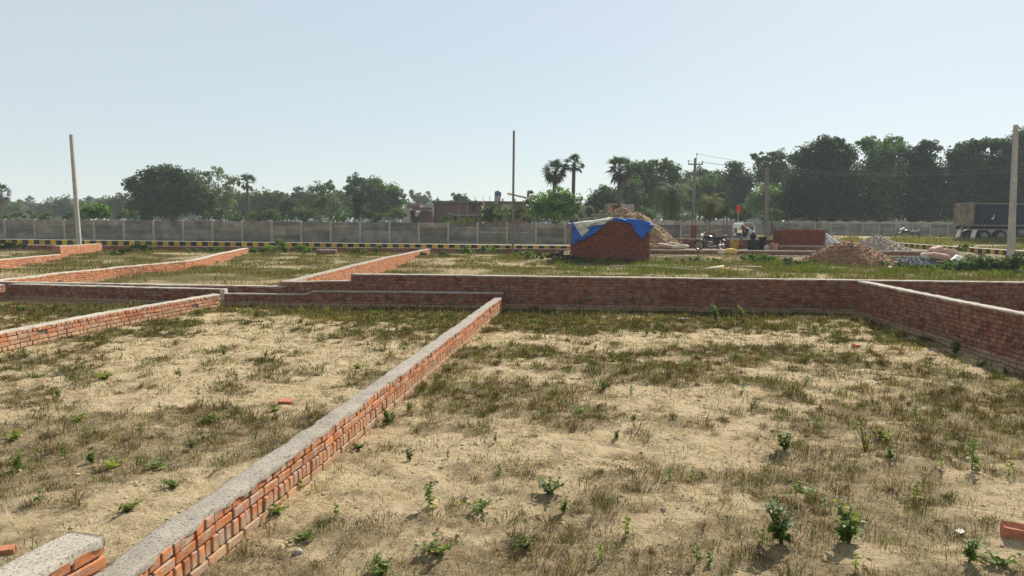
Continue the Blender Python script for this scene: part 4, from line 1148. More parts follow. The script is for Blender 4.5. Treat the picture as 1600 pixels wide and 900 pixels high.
def loose_brick(label, px, py, dims, rz, mat, tilt=0.0, frog=False):
    p = G(px, py, 0); z = zs(p.x, p.y)
    root = empty('loose_brick', (p.x, p.y, z), label, 'brick', rz=rz)
    L, W, Hh = dims
    bm = bmesh.new(); bmesh.ops.create_cube(bm, size=1)
    for v in bm.verts: v.co = Vector((v.co.x * L, v.co.y * W, v.co.z * Hh + Hh * .42))
    if frog:
        f = max(bm.faces, key=lambda f: f.calc_center_median().z)
        r = bmesh.ops.inset_individual(bm, faces=[f], thickness=.022)
        for v in f.verts: v.co.z -= .028
        r = bmesh.ops.inset_individual(bm, faces=[f], thickness=.012)
    bmesh.ops.bevel(bm, geom=list(bm.edges), offset=.004, segments=2, affect='EDGES')
    for v in bm.verts: v.co += Vector((rnd.uniform(-.003, .003), rnd.uniform(-.003, .003), rnd.uniform(-.002, .002)))
    me = bpy.data.meshes.new('brick'); bm.to_mesh(me); bm.free(); me.materials.append(mat)
    o = link('body', me, root); o.rotation_euler = (tilt, tilt * .6, 0)
loose_brick('loose red brick with a hollow face lying on the sand near the white paper', 1598, 845, (.235, .115, .085), -.45, M['loose_brick'], .06, True)
loose_brick('half brick half buried in brown grass beside the long low wall', 445, 629, (.15, .11, .05), .3, M['loose_brick'], .1)
loose_brick('grey dusty brick at the foot of the tall shaded wall', 1067, 502, (.23, .11, .075), .05, M['concrete_post'], .02)
loose_brick('brick shard in the grass near the shaded corner', 1337, 541, (.16, .09, .05), .7, M['loose_brick'], .2)
loose_brick('orange brick chip on the ground left by the broken wall end', 6, 869, (.12, .07, .035), .4, M['loose_brick'], .1)
o = sack('fist sized grey and white stone on the sand below the long low wall', 466, 868, G(466, 868).y, .055, .045, simple('pale_stone', (.30, .27, .23), .9, .3, 20, .6, 60), .4, .2, 21, cat='stone', name='stone', ly=.045)
p = G(1500, 832, 0)
o = MB().add([(-.03, -.02, .004), (.028, -.018, .010), (.032, .02, .016), (-.026, .022, .008), (.0, 0, .018)], [(0, 1, 4), (1, 2, 4), (2, 3, 4), (3, 0, 4)]).build('paper_scrap', M['white'])
o.location = (p.x, p.y, zs(p.x, p.y) + .012); o.rotation_euler = (0, .1, .5); md = o.modifiers.new('t', 'SOLIDIFY'); md.thickness = .001
setp(o, 'small white scrap of paper lying on the sand', 'paper')
# ------------------------------------------------------------------ trees
def cards(P, nrm, size, r, asp=.6):
    """leaf clusters: one quad each, spread in all directions"""
    n = len(P)
    a = r.normal(0, 1, (n, 3)); a -= nrm * (a * nrm).sum(1, keepdims=True) * .6
    a /= np.linalg.norm(a, axis=1, keepdims=True)
    b = np.cross(nrm, a); b /= np.maximum(1e-6, np.linalg.norm(b, axis=1, keepdims=True))
    s = size[:, None]
    V = np.stack([P - a * s, P - b * s * asp + nrm * s * .15, P + a * s, P + b * s * asp + nrm * s * .15], 1).reshape(-1, 3)
    return V, np.arange(4 * n).reshape(-1, 4)
TINT = {'dark': (.030, .053, .019), 'mango': (.038, .064, .022), 'mid': (.058, .098, .030), 'pale': (.115, .145, .066), 'bright': (.095, .175, .032), 'olive': (.095, .11, .036), 'lightgreen': (.075, .135, .028), 'grey': (.066, .098, .044)}
def tree(label, lobes, Y, tint='mid', seed=1, density=1.0, leaf=2.5, name='tree', cat='tree', group=None, trunk=True, clump=.30, yspread=.8, fill=1.0, baseY=None):
    r = np.random.default_rng(seed); k = Y / FPX
    C = np.array([tuple(D(c[0], c[1], Y)) for c in lobes]); R = np.array([(c[2] * k, max(c[2], c[3]) * k * yspread, c[3] * k) for c in lobes])
    wsum = np.array([c[2] * c[3] for c in lobes], float)
    bx = float((C[:, 0] * wsum).sum() / wsum.sum()); zg = ts(bx, Y)
    C[:, 1] += r.uniform(-.35, .35, len(C)) * R[:, 0]
    root = empty(name, (bx, Y, zg), label, cat, group)
    PP = []; NN = []; cc = []
    if len(lobes) > 2 and trunk and density > .75:                 # leafy heart that joins the lobes
        lx0 = min(c[0] - c[2] for c in lobes); lx1 = max(c[0] + c[2] for c in lobes); ly0 = min(c[1] - c[3] for c in lobes); ly1 = max(c[1] + c[3] for c in lobes)
        hl = ((lx0 + lx1) / 2, (ly0 + ly1) / 2 + (ly1 - ly0) * .08, (lx1 - lx0) * .37, (ly1 - ly0) * .38)
        lobes = list(lobes) + [hl]; hc = D(hl[0], hl[1], Y)
        C = np.concatenate([C, [tuple(hc)]]); R = np.concatenate([R, [(hl[2] * k, hl[2] * k * .7, hl[3] * k)]])
    base = np.array(TINT[tint])
    for i, (cx, cy, rx, ry) in enumerate([(l[0], l[1], l[2], l[3]) for l in lobes]):
        area = math.pi * rx * ry
        nl = int(area / (leaf * leaf) * 6.8 * density) + 60
        nc = max(8, int(nl / 36))
        d = r.normal(0, 1, (nc, 3)); d /= np.linalg.norm(d, axis=1, keepdims=True)
        q = d * r.uniform(.08, 1.0, (nc, 1)) ** .5
        ctr = C[i] + q * R[i]
        ci = r.integers(0, nc, nl)
        g = r.normal(0, 1, (nl, 3)); gl = np.linalg.norm(g, axis=1, keepdims=True); g = g / gl * np.minimum(gl, 1.6)
        cr = clump * min(rx, ry) * k * r.uniform(.6, 1.25, nc)[ci][:, None]
        p = ctr[ci] + g * cr * np.array([1, 1, .75])
        nn = d[ci] * .5 + r.normal(0, .6, (nl, 3)) + np.array([0, 0, .5]); nn /= np.linalg.norm(nn, axis=1, keepdims=True)
        PP.append(p); NN.append(nn)
        cc.append(base * r.uniform(.6, 1.6, nc)[ci][:, None] * r.uniform(.7, 1.35, (nl, 1)) + np.array([.012, .008, 0]) * r.random((nl, 1)))
    P = np.concatenate(PP); nn = np.concatenate(NN); col = np.concatenate(cc)
    if not trunk:
        lift = zg + .03 - float((C[:, 2] - .5 * R[:, 2]).min())
        if 0 < lift < 1.0: P[:, 2] += lift
    ok = P[:, 2] > zg + .02; P, nn, col = P[ok], nn[ok], col[ok]
    V, F = cards(P - np.array(root.location), nn, leaf * k * .74 * r.uniform(.6, 1.4, len(P)), r)
    link('crown', npmesh('crown', V, F, False, np.repeat(col, 4, 0)), root, M['leaf_far'])
    if trunk:
        top = Vector((0, 0, float((C[:, 2]).mean() - zg))); mb = MB(); th = max(.08, float(R[:, 0].max()) * .06)
        mid = top * .45 + Vector((r.normal(0, .1), 0, 0))
        mb.tube([(0, 0, -.2), mid * .5, mid, top], [th * 1.3, th, th * .8, th * .3], 8)
        for i in range(len(C)):
            tgt = Vector(C[i]) - root.location
            mb.tube([mid * (.7 + .3 * r.random()), mid.lerp(tgt, .5) + Vector((0, 0, .1 * R[i, 2])), tgt], [th * .55, th * .35, th * .1], 6)
        mb.build('trunk', M['bark'], root, True)
    return root
tree('big dark spreading tree with ragged crown behind the flat panel wall', [(212, 290, 19, 13), (235, 278, 24, 16), (262, 272, 26, 14), (285, 285, 28, 22), (300, 305, 32, 28), (255, 310, 45, 28), (322, 322, 20, 20), (225, 327, 25, 16)], 85, 'mango', 1, 1.5)
tree('pale thin tree with feathery crown beside the big dark spreading tree', [(322, 280, 10, 15), (341, 271, 10, 10), (357, 281, 10, 14), (335, 300, 22, 20), (358, 307, 13, 20)], 100, 'pale', 2, .55, 2.2, clump=.34)
tree('dense green trees clump right behind the lone thin palm', [(388, 325, 18, 20), (408, 318, 20, 20), (428, 306, 18, 12), (440, 325, 20, 18)], 125, 'mid', 3)
tree('low dark rounded tree between two taller hazy trees', [(455, 328, 20, 16), (450, 318, 12, 10)], 95, 'dark', 4)
tree('hazy tree with two crests beyond the panel wall', [(470, 304, 14, 11), (500, 297, 18, 13), (515, 292, 13, 8), (488, 318, 22, 20), (522, 325, 16, 18)], 125, 'mid', 5, .9)
tree('olive green slender tree in front of the hazy two crested tree', [(500, 322, 9, 18), (505, 312, 7, 10)], 90, 'olive', 6)
tree('broad tree with high left crest standing behind the kerb wall', [(562, 282, 19, 10), (580, 292, 24, 15), (602, 302, 24, 16), (620, 310, 15, 14), (548, 298, 12, 12), (590, 320, 34, 20)], 105, 'mid', 7, 1.4)
tree('dark conical bush tree below the broad high crested tree', [(560, 325, 20, 16), (562, 310, 13, 12)], 80, 'dark', 8)
tree('small distant tree beside the ruined hut', [(643, 304, 6, 7), (655, 312, 9, 8), (666, 308, 7, 8)], 190, 'grey', 9, .9, 2.0)
tree('small tree top showing over the brick house roof', [(713, 306, 8, 6), (727, 310, 11, 5), (718, 316, 16, 8)], 125, 'mid', 10, .9, 2.0)
tree('round bush growing between the two brick houses', [(766, 329, 13, 12), (776, 335, 12, 10), (760, 338, 12, 8)], 68, 'mid', 11, leaf=2.6, name='bush', cat='bush')
tree('olive shrub below the water tank house', [(800, 336, 16, 9), (792, 328, 8, 7), (815, 330, 10, 9)], 72, 'olive', 12, .8, name='bush', cat='bush')
tree('green creeper spilling over the panel wall top', [(722, 345.5, 16, 3.5), (738, 344, 12, 4), (705, 347, 10, 2.5)], 50.6, 'bright', 13, .8, 2.2, name='creeper', cat='creeper', trunk=False)
tree('bright feathery green thicket below the pair of palms', [(850, 318, 20, 18), (872, 306, 18, 17), (896, 322, 18, 18), (868, 330, 34, 16), (832, 331, 16, 14)], 62, 'bright', 14, .85, 2.6)
tree('thin wispy shoot tree at the edge of the bright thicket', [(828, 305, 6, 9), (826, 318, 9, 10)], 66, 'olive', 15, .45, 2.2)
tree('dark green tree behind the concrete ring', [(932, 318, 18, 20), (948, 304, 15, 15), (922, 332, 14, 12), (958, 322, 14, 18)], 92, 'mid', 16, 1.5)
tree('tall full tree behind the skirted palm', [(988, 285, 18, 22), (978, 315, 22, 22), (1000, 266, 20, 15), (1030, 260, 25, 12), (1052, 273, 16, 14), (1010, 292, 30, 24), (1040, 308, 32, 25)], 105, 'mid', 17, 1.5)
tree('hazy tree behind the electricity pole', [(1075, 285, 14, 14), (1098, 270, 16, 10), (1120, 280, 14, 12), (1092, 305, 30, 25)], 125, 'mid', 18, 1.4)
tree('dark tree with knobbly top beyond the red cloth', [(1148, 262, 12, 12), (1140, 280, 16, 16), (1160, 290, 22, 24), (1152, 315, 26, 22)], 112, 'mango', 19, 1.5)
tree('tall tree with open lacy crown beside the plain pole', [(1188, 247, 16, 9), (1213, 243, 20, 9), (1234, 248, 12, 9), (1208, 260, 26, 14), (1200, 275, 22, 16), (1226, 280, 14, 22)], 104, 'mid', 20, .95, 2.4)
tree('mid height green tree around the plain concrete pole', [(1205, 305, 24, 22), (1220, 325, 18, 16), (1180, 322, 22, 16)], 92, 'lightgreen', 21, .8)
tree('very tall dense dark tree beyond the far brick stack', [(1290, 226, 24, 14), (1312, 225, 14, 10), (1263, 248, 26, 20), (1312, 246, 28, 20), (1285, 285, 50, 35), (1250, 305, 26, 32), (1325, 300, 25, 36)], 90, 'dark', 22, 1.9)
tree('lighter green tree with two feathery tops next to the very tall dark tree', [(1356, 224, 14, 11), (1396, 224, 16, 12), (1376, 240, 34, 18), (1372, 275, 36, 26), (1392, 308, 34, 28)], 92, 'lightgreen', 23, 1.5)
tree('dark tree with spiky top right of the light green tree and left of the truck', [(1446, 233, 20, 13), (1432, 255, 24, 24), (1450, 275, 26, 25), (1445, 310, 30, 28)], 90, 'dark', 24, 1.7)
tree('wide leafy tree rising behind the blue truck bed', [(1500, 240, 24, 15), (1530, 228, 24, 11), (1520, 262, 40, 26), (1508, 300, 40, 30)], 88, 'mango', 25, 1.7)
tree('tall tree behind the tapered pole by the truck', [(1572, 228, 24, 12), (1598, 218, 20, 16), (1582, 262, 38, 28), (1590, 302, 42, 34)], 85, 'mango', 26, 1.7)
tree('outermost tree of the row beyond the truck cab', [(1650, 225, 34, 24), (1640, 285, 50, 40)], 88, 'dark', 27, 1.7)
tree('broad hazy tree filling the gap behind the young date palm', [(1082, 302, 22, 26), (1108, 292, 20, 18), (1132, 304, 18, 22)], 110, 'mid', 28, 1.3)
tree('hazy tree filling the gap behind the lone thin palm', [(352, 316, 22, 16), (376, 314, 16, 14), (400, 312, 16, 14)], 130, 'mid', 29, 1.1)
tree('hazy low tree between the two crested tree and the broad high crested tree', [(528, 312, 14, 14), (545, 318, 16, 14), (470, 318, 14, 14)], 130, 'mid', 30, 1.1)
tree('leafy tree filling the gap between the skirted palm and the tall full tree', [(985, 292, 16, 18), (975, 315, 22, 20), (1000, 318, 18, 18)], 98, 'mid', 31, 1.2)
for i, (lab, lb, Y, tn) in enumerate([
    ('low hazy tree at the end of the far tree line near the two small palms', [(18, 325, 20, 14), (5, 330, 16, 14)], 150, 'grey'),
    ('hazy round tree right of the two small palms', [(52, 328, 14, 10), (70, 324, 16, 13)], 165, 'grey'),
    ('hazy tree with lumpy crown behind the leaning pole', [(92, 318, 16, 10), (108, 320, 16, 14), (85, 330, 20, 10)], 150, 'grey'),
    ('far pale tree between the bright bush and the big dark tree', [(160, 320, 12, 10), (178, 318, 16, 12), (196, 314, 14, 11), (185, 330, 26, 12)], 140, 'grey'),
    ('far small tree showing above the bright bush', [(140, 313, 7, 6), (128, 322, 12, 10)], 180, 'grey')]):
    tree(lab, lb, Y, tn, 40 + i, .9, 2.3)
tree('bright green mango bush just behind the panel wall near the leaning pole', [(143, 325, 17, 10), (155, 332, 16, 9), (130, 332, 14, 9), (165, 337, 8, 5)], 56, 'bright', 50, 1.1, 3.0, name='bush', cat='bush')
# undergrowth behind the scalloped wall, each shrub its own
for i, (px, w_, h_) in enumerate([(1235, 22, 14), (1262, 24, 16), (1300, 26, 14), (1340, 26, 16), (1380, 24, 14), (1420, 26, 17), (1465, 26, 16), (1510, 30, 18), (1560, 30, 18), (1610, 30, 18)]):
    tl = ['beside the yellow bonneted tractor', 'behind the tractor cab', 'behind the near end of the red boundary', 'behind the middle of the red boundary', 'behind the far end of the red boundary', 'between the light green and spiky dark tree', 'left of the truck tailgate', 'behind the truck tailgate', 'behind the truck bed', 'behind the truck cab'][i]
    tree('dark undergrowth shrub ' + tl, [(px, 326, w_, h_ * 1.6)], 94, 'dark', 60 + i, 1.4, 2.8, name='shrub', cat='shrub', group='undergrowth below the tall trees')
for i, (px, py, w_, h_, tn) in enumerate([(15, 338, 22, 8, 'grey'), (62, 338, 24, 8, 'grey'), (110, 337, 24, 9, 'grey'), (200, 336, 24, 9, 'mid'), (345, 335, 22, 11, 'mid'), (372, 338, 20, 9, 'mid'), (400, 338, 22, 9, 'mid'), (430, 337, 22, 10, 'mid'), (480, 336, 22, 11, 'mid'), (530, 337, 22, 10, 'mid'), (585, 337, 22, 10, 'dark'), (615, 334, 18, 12, 'mid'), (700, 340, 16, 7, 'mid'), (835, 338, 20, 9, 'mid'), (900, 338, 20, 9, 'mid'), (945, 338, 18, 9, 'mid'), (1010, 335, 22, 12, 'mid'), (1060, 335, 24, 12, 'mid'), (1165, 335, 24, 12, 'dark'), (1205, 337, 20, 12, 'mid')]):
    tl = ['under the marginal dark palm', 'under the hazy round tree', 'behind the leaning concrete pole', 'left beside the big dark spreading tree', 'under the pale thin tree', 'at the foot of the lone thin palm', 'right of the lone thin palm', 'under the dense green clump', 'under the two crested hazy tree', 'between the olive tree and the conical bush', 'under the broad high crested tree', 'beside the ruined hut', 'before the long brick house', 'left of the bright thicket', 'right of the bright thicket', 'below the concrete ring', 'below the skirted palm', 'below the feathery date palm', 'behind the red cloth', 'behind the plain concrete pole'][i]
    tree('low leafy shrub behind the panel wall ' + tl, [(px, py, w_, h_)], 76, tn, 80 + i, .8, 2.6, name='shrub', cat='shrub', group='shrubs behind the flat panel wall')
# far wood on the horizon
r = np.random.default_rng(5); n = 46000
ax = r.uniform(-260, 260, n); ay = 250 + r.uniform(0, 25, n)
top = 5.0 + 9.0 * fbm(ax / 16, ax * 0, 3, 4)
az = .6 + top * r.uniform(0, 1, n) ** .8
nn = r.normal(0, 1, (n, 3)); nn /= np.linalg.norm(nn, axis=1, keepdims=True)
V, F = cards(np.stack([ax, ay, az], 1), nn, r.uniform(.4, .9, n), r)
setp(link('distant_wood', npmesh('distant_wood', V, F, False, np.repeat(np.array([[.05, .07, .035]]) * r.uniform(.7, 1.3, (n, 1)), 4, 0)), None, M['leaf_far']), 'low hazy line of far woodland on the horizon', 'woodland', kind='stuff')

# ------------------------------------------------------------------ palms
def fan_palm(label, px, ytop, Y, w_px, yb_trunk, seed, skirt=False, tint=(.042, .062, .026), name='palm_tree'):
    k = Y / FPX; r = np.random.default_rng(seed)
    R = w_px / 2 * k
    c = D(px, ytop + w_px * .5, Y); zg = ts(c.x, c.y)
    root = empty(name, (c.x, c.y, zg), label, 'palm')
    ch = c.z - zg
    MB().tube([(r.normal(0, .15), 0, -.2), (r.normal(0, .08), 0, ch * .5), (0, 0, ch)], [.26, .2, .19], 9).build('trunk', M['bark'], root, True)
    V = []; F = []; C = []; nf = 34 if not skirt else 48
    for i in range(nf):
        az = i * 2.399 + r.normal(0, .2); u = (i + .5) / nf
        el = math.pi / 2 * (1 - u * (1.75 if not skirt else 2.0)) + r.normal(0, .12)
        el = max(el, -1.35)
        d = np.array([math.cos(az) * math.cos(el), math.sin(az) * math.cos(el), math.sin(el)])
        s = np.cross(d, np.array([0, 0, 1.0])); s /= max(1e-6, np.linalg.norm(s)); up = np.cross(s, d); ro = r.normal(0, .8); s, up = s * math.cos(ro) + up * math.sin(ro), up * math.cos(ro) - s * math.sin(ro)
        pl = R * r.uniform(.30, .62); fl = R * r.uniform(.45, .62)
        if skirt and el < 0: pl *= .8; fl *= 1.25
        b0 = np.array([0, 0, ch]); h = b0 + d * pl
        col = np.array(tint) * r.uniform(.7, 1.35) if not (el < -.75) else np.array([.075, .062, .04]) * r.uniform(.7, 1.2)
        n0 = len(V)
        V += [b0 - s * .03, b0 + s * .03, h + s * .03, h - s * .03]; F.append((n0, n0 + 1, n0 + 2, n0 + 3)); C += [col] * 4
        m = 8
        for j in range(m):
            a0 = (j / m - .5) * 2.7; a1 = ((j + .62) / m - .5) * 2.7; am = (a0 + a1) / 2
            dv = lambda a: d * math.cos(a) + s * math.sin(a)
            n0 = len(V)
            V += [h, h + dv(a0) * fl * .55 + up * .06 * fl, h + dv(am) * fl * (1 + .1 * r.normal()) - up * .12 * fl, h + dv(a1) * fl * .55 - up * .03 * fl]
            F.append((n0, n0 + 1, n0 + 2, n0 + 3)); C += [col * r.uniform(.85, 1.2)] * 4
    link('fronds', npmesh('fronds', np.array(V), np.array(F), False, np.array(C)), root, M['leaf_far'])
    return root
fan_palm('lone thin palm with round head beyond the pale feathery tree', 386, 270, 100, 32, 335, 1)
fan_palm('tall palm with round crown, higher of the close pair', 897, 239, 72, 34, 330, 2)
fan_palm('palm with lower wider crown of the close pair', 868, 247, 72, 42, 330, 3, True)
fan_palm('skirted palm with heavy hanging dead fronds left of the tall full tree', 968, 243, 78, 46, 335, 4, True)
fan_palm('dark palm at the margin before the low hazy trees', 2, 287, 110, 34, 340, 5)
fan_palm('tiny far palm, lower of two on the horizon', 32, 311, 190, 16, 340, 6)
fan_palm('tiny far palm, taller of two on the horizon', 47, 306, 190, 19, 340, 7)
def date_palm(label, px, ytop, Y, w_px, yc, seed, tint, nf=44):
    k = Y / FPX; r = np.random.default_rng(seed); R = w_px / 2 * k
    c = D(px, yc, Y); zg = ts(c.x, c.y); root = empty('palm_tree', (c.x, c.y, zg), label, 'palm'); ch = c.z - zg
    MB().tube([(0, 0, -.2), (.05, 0, ch * .5), (0, 0, ch)], [.3, .26, .3], 9).build('trunk', M['bark'], root, True)
    up_r = (yc - ytop) * k
    V = []; F = []; C = []
    for i in range(nf):
        az = i * 2.399; el = 1.45 - 1.9 * (i / nf) + r.normal(0, .1); L = R * 1.25 * r.uniform(.85, 1.1)
        hv = np.array([math.cos(az), math.sin(az), 0]); p = np.array([0, 0, ch]); col = np.array(tint) * r.uniform(.7, 1.3)
        seg = 9; d = el
        for j in range(seg):
            dv = hv * math.cos(d) + np.array([0, 0, 1.0]) * math.sin(d) * (up_r / R if d > 0 else 1)
            q = p + dv * L / seg; s = np.cross(hv, [0, 0, 1.0])
            ll = L * .20 * math.sin(math.pi * (j + 1) / (seg + 1.5)) + .05
            for sg in (-1, 1):
                for e in (0, .5):
                    b0 = p + (q - p) * e; tip = b0 + s * sg * ll + dv * ll * .7 - np.array([0, 0, ll * .35])
                    n0 = len(V); wd = (q - p) * .22
                    V += [b0, b0 + wd, tip]; F.append((n0, n0 + 1, n0 + 2)); C += [col * r.uniform(.85, 1.2)] * 3
            p = q; d -= .24 + .03 * r.normal()
    link('fronds', npmesh('fronds', np.array(V), np.array(F), False, np.array(C)), root, M['leaf_far'])
date_palm('feathery date palm with drooping grey green fronds left of the electricity pole', 1050, 272, 66, 66, 305, 11, (.062, .078, .040), 60)
date_palm('young date palm with yellow green upright fronds right of the electricity pole', 1112, 293, 60, 44, 318, 12, (.105, .125, .030), 50)
tree('dark shrub round the foot of the young date palm', [(1110, 335, 20, 10), (1130, 330, 12, 10)], 60.5, 'mango', 90, .9, 2.6, name='bush', cat='bush')

# ------------------------------------------------------------------ shrubs of the field and roadside
for lab, lb, Y, tn, dn in [
    ('leafy shrub before the retaining wall right of the brick stub', [(205, 389, 10, 5), (220, 387, 12, 6), (228, 390, 9, 5), (195, 392, 8, 4)], 38.2, 'lightgreen', 1),
    ('shrub at the field margin under the striped kerb', [(12, 382, 14, 6), (0, 385, 14, 6), (35, 385, 10, 4)], 38.0, 'mango', 1),
    ('yellow green grassy shrub before the retaining wall', [(425, 387, 12, 7), (438, 383, 10, 8), (446, 389, 7, 5)], 38.2, 'bright', .7),
    ('bright feathery shrub beside the brick footing stub', [(470, 386, 8, 7), (478, 389, 9, 6)], 37.6, 'bright', .7),
    ('straggling shrub right of the brick footing stub', [(565, 392, 14, 5), (590, 390, 8, 6), (550, 392, 8, 4)], 37.0, 'olive', .7),
    ('yellow green shrub before the retaining wall past the climbing wall', [(725, 391, 10, 6), (735, 394, 8, 4)], 38.0, 'bright', .7),
    ('bright green shrub left of the slim grey pole', [(757, 390, 10, 6), (776, 391, 11, 5)], 37.8, 'bright', .7),
    ('bright green shrub right of the slim grey pole', [(812, 396, 11, 5), (825, 396, 8, 4)], 37.6, 'bright', .7),
    ('dark weeds massed at the foot of the large brick stack', [(905, 408, 20, 6), (940, 410, 24, 5), (980, 410, 18, 4), (885, 405, 10, 6)], 33.4, 'mango', .9),
    ('green weeds below the plinth step by the thin straight pole', [(1170, 408, 18, 5), (1200, 408, 16, 6), (1190, 412, 20, 4)], 33.6, 'lightgreen', .9),
    ('leafy weeds left of the brown soil heap', [(1235, 411, 18, 5), (1265, 412, 16, 5)], 32.4, 'mango', .9),
    ('low weeds right of the brown soil heap', [(1400, 414, 14, 4), (1415, 415, 10, 3)], 30.6, 'lightgreen', .9),
    ('dense dark green bush before the crumpled sheet', [(1500, 415, 18, 11), (1530, 411, 22, 13), (1550, 417, 16, 10)], 29.5, 'mid', 1.3),
    ('dense green bush under the tapered concrete pole', [(1570, 414, 20, 11), (1592, 410, 18, 12), (1562, 421, 16, 8)], 29.0, 'mid', 1.3),
    ('bush at the margin past the tapered concrete pole', [(1620, 414, 18, 10)], 29.0, 'mango', 1.1),
    ('light green leafy patch between the bags and the tall wall', [(1450, 417, 22, 4), (1480, 415, 14, 5), (1430, 420, 16, 4)], 29.5, 'lightgreen', .9),
    ('weeds growing behind the worn kerb beside the crumpled sheet', [(1510, 384, 9, 5), (1500, 390, 8, 4)], 37.0, 'bright', .7),
    ('green weeds along the retaining wall between the brick stub and the wavering wall', [(300, 390, 12, 4), (325, 391, 10, 4), (345, 390, 8, 4)], 38.4, 'lightgreen', .8),
    ('green weeds beside the far end of the wavering wall', [(395, 391, 9, 5), (408, 392, 9, 4)], 38.0, 'mid', .9),
    ('tangled weeds at the top of the climbing wall', [(655, 400, 10, 4), (690, 398, 9, 4), (700, 402, 8, 3)], 35.5, 'mid', .9),
    ('dark weeds on the bank left of the large brick stack', [(850, 405, 16, 5), (872, 404, 12, 6), (830, 407, 12, 4)], 34.6, 'mid', .9),
    ('weeds along the bank below the plinth step', [(1050, 409, 18, 4), (1085, 408, 16, 4), (1115, 409, 14, 4)], 34.4, 'mid', .9),
    ('weeds creeping over the dark stone chips', [(1380, 411, 10, 3), (1490, 409, 12, 4)], 31.5, 'lightgreen', .8),
    ('round green shrub on the grass mound before the wavering wall', [(180, 397, 9, 4), (190, 395, 7, 4)], 34.5, 'mango', .9)]:
    tree(lab, lb, Y, tn, 200 + int(lb[0][0]), dn, 2.4, name='shrub', cat='shrub', trunk=False, clump=.36)

# ------------------------------------------------------------------ houses behind the wall
def openbox(root, name, px0, px1, py0, py1, Y, depth, mat, yoff=0.0, bevel=0):
    a = D(px0, py1, Y); b = D(px1, py0, Y); L = root.location
    return MB().box(((a.x + b.x) / 2 - L.x, Y + yoff + depth / 2 - L.y, (a.z + b.z) / 2 - L.z), (b.x - a.x, depth, b.z - a.z)).build(name, mat, root, bevel=bevel)
M['houseb'] = brick_mat('house_brick', (.16, .06, .045), (.24, .095, .07), True, .4)
m_, t_, b_ = nodes('house_brick_far')
bt = N(t_, 'ShaderNodeTexBrick'); bt.inputs['Scale'].default_value = 1; bt.inputs['Brick Width'].default_value = .24; bt.inputs['Row Height'].default_value = .085; bt.inputs['Mortar Size'].default_value = .012
bt.inputs['Color1'].default_value = (.20, .075, .055, 1); bt.inputs['Color2'].default_value = (.15, .058, .045, 1); bt.inputs['Mortar'].default_value = (.16, .12, .10, 1)
mp = N(t_, 'ShaderNodeMapping'); mp.inputs['Rotation'].default_value = (math.pi / 2, 0, 0); t_.links.new(N(t_, 'ShaderNodeTexCoord').outputs['Object'], mp.inputs[0]); t_.links.new(mp.outputs[0], bt.inputs[0])
t_.links.new(mixc(t_, bt.outputs[0], (.14, .10, .085), noise(t_, .6, 6, .7)), b_.inputs['Base Color']); b_.inputs['Roughness'].default_value = .95
M['houseb'] = m_
M['plaster'] = simple('grey_plaster', (.30, .27, .24), .9, .25, 1.2)
M['slab'] = simple('roof_slab', (.13, .12, .11), .9, .25, 2)
YH = 88
h1 = empty('brick_house', D(722, 348, YH), 'long unplastered red brick house with flat roof slab and column stubs', 'house')
openbox(h1, 'wall', 678, 752, 316.5, 352, YH, 7, M['houseb'])
openbox(h1, 'roof', 675, 754, 314.2, 316.5, YH - .5, 8, M['slab'])
for px in (684, 742, 755, 765): openbox(h1, 'column_bars', px - .3, px + .3, 306, 314.4, YH + 2, .12, M['steel'])
openbox(h1, 'chimney', 681.5, 685.5, 310, 314.6, YH + 3, .6, M['houseb'])
openbox(h1, 'lintel', 707, 748, 335.5, 336.8, YH - .25, .5, M['plaster'])
for px in (717.5, 730): openbox(h1, 'pilaster', px - .7, px + .7, 317, 350, YH - .12, .24, M['plaster'])
openbox(h1, 'doorway', 709, 713, 337, 350, YH - .02, .1, M['dark'])
openbox(h1, 'window', 737, 743, 322, 330, YH - .02, .1, M['dark'])
h2 = empty('ruined_hut', D(652, 348, 84), 'low broken brick and mud hut left of the long brick house', 'house')
openbox(h2, 'wall', 630, 641, 326, 352, 84, 4, M['plaster'])
openbox(h2, 'brick_wall_piece', 636, 656, 319.5, 330, 86, 3, M['houseb'])
openbox(h2, 'side_wall', 655, 676, 324, 352, 85, 4, M['houseb'])
openbox(h2, 'roof', 640, 672, 328, 330, 83.5, 3, M['slab'])
openbox(h2, 'doorway', 646, 655, 338, 352, 83.6, .3, M['dark'])
openbox(h2, 'white_sheet', 650, 656, 329.2, 331.8, 83.2, .4, M['white'])
h3 = empty('brick_house', D(798, 348, 84), 'grey brick house with roof water tank behind the slim pole', 'house')
openbox(h3, 'wall', 757, 822, 316, 352, 84, 6, M['houseb'])
openbox(h3, 'roof', 755, 823, 314.6, 316, 83.6, 7, M['slab'])
openbox(h3, 'stair_room', 772.5, 782, 306, 315, 85, 2.5, M['plaster'])
c = D(778, 305, 86); MB().lathe([(.38, -.2), (.42, .0), (.42, .35), (.3, .5), (.1, .56)], c - h3.location, 14).build('water_tank', simple('tank_blue', (.05, .085, .12), .5, .2, 3), h3, True)
for px in (785.5, 804.5): openbox(h3, 'roof_stub', px - 1.3, px + 1.3, 310.5, 315, 85, .4, M['plaster'])
openbox(h3, 'window', 801, 806, 322, 328, 83.98, .1, M['dark'])
openbox(h3, 'wall_patch', 783, 800, 318, 330, 83.95, .1, M['plaster'])
a = D(793, 302.5, 70); b = D(820, 308.5, 70)
o = MB().tube([Vector((0, 0, 0)), (b - a)], .10, 6).build('wooden_beam', M['bamboo'], h3); o.location = a - h3.location
h4 = empty('brick_house', D(975, 348, 86), 'small brick house with light upper wall behind the earth heap', 'house')
openbox(h4, 'wall', 950, 992, 321, 352, 86, 5, M['houseb']); openbox(h4, 'upper_wall', 975, 991, 319, 331, 85.4, .5, M['plaster'])
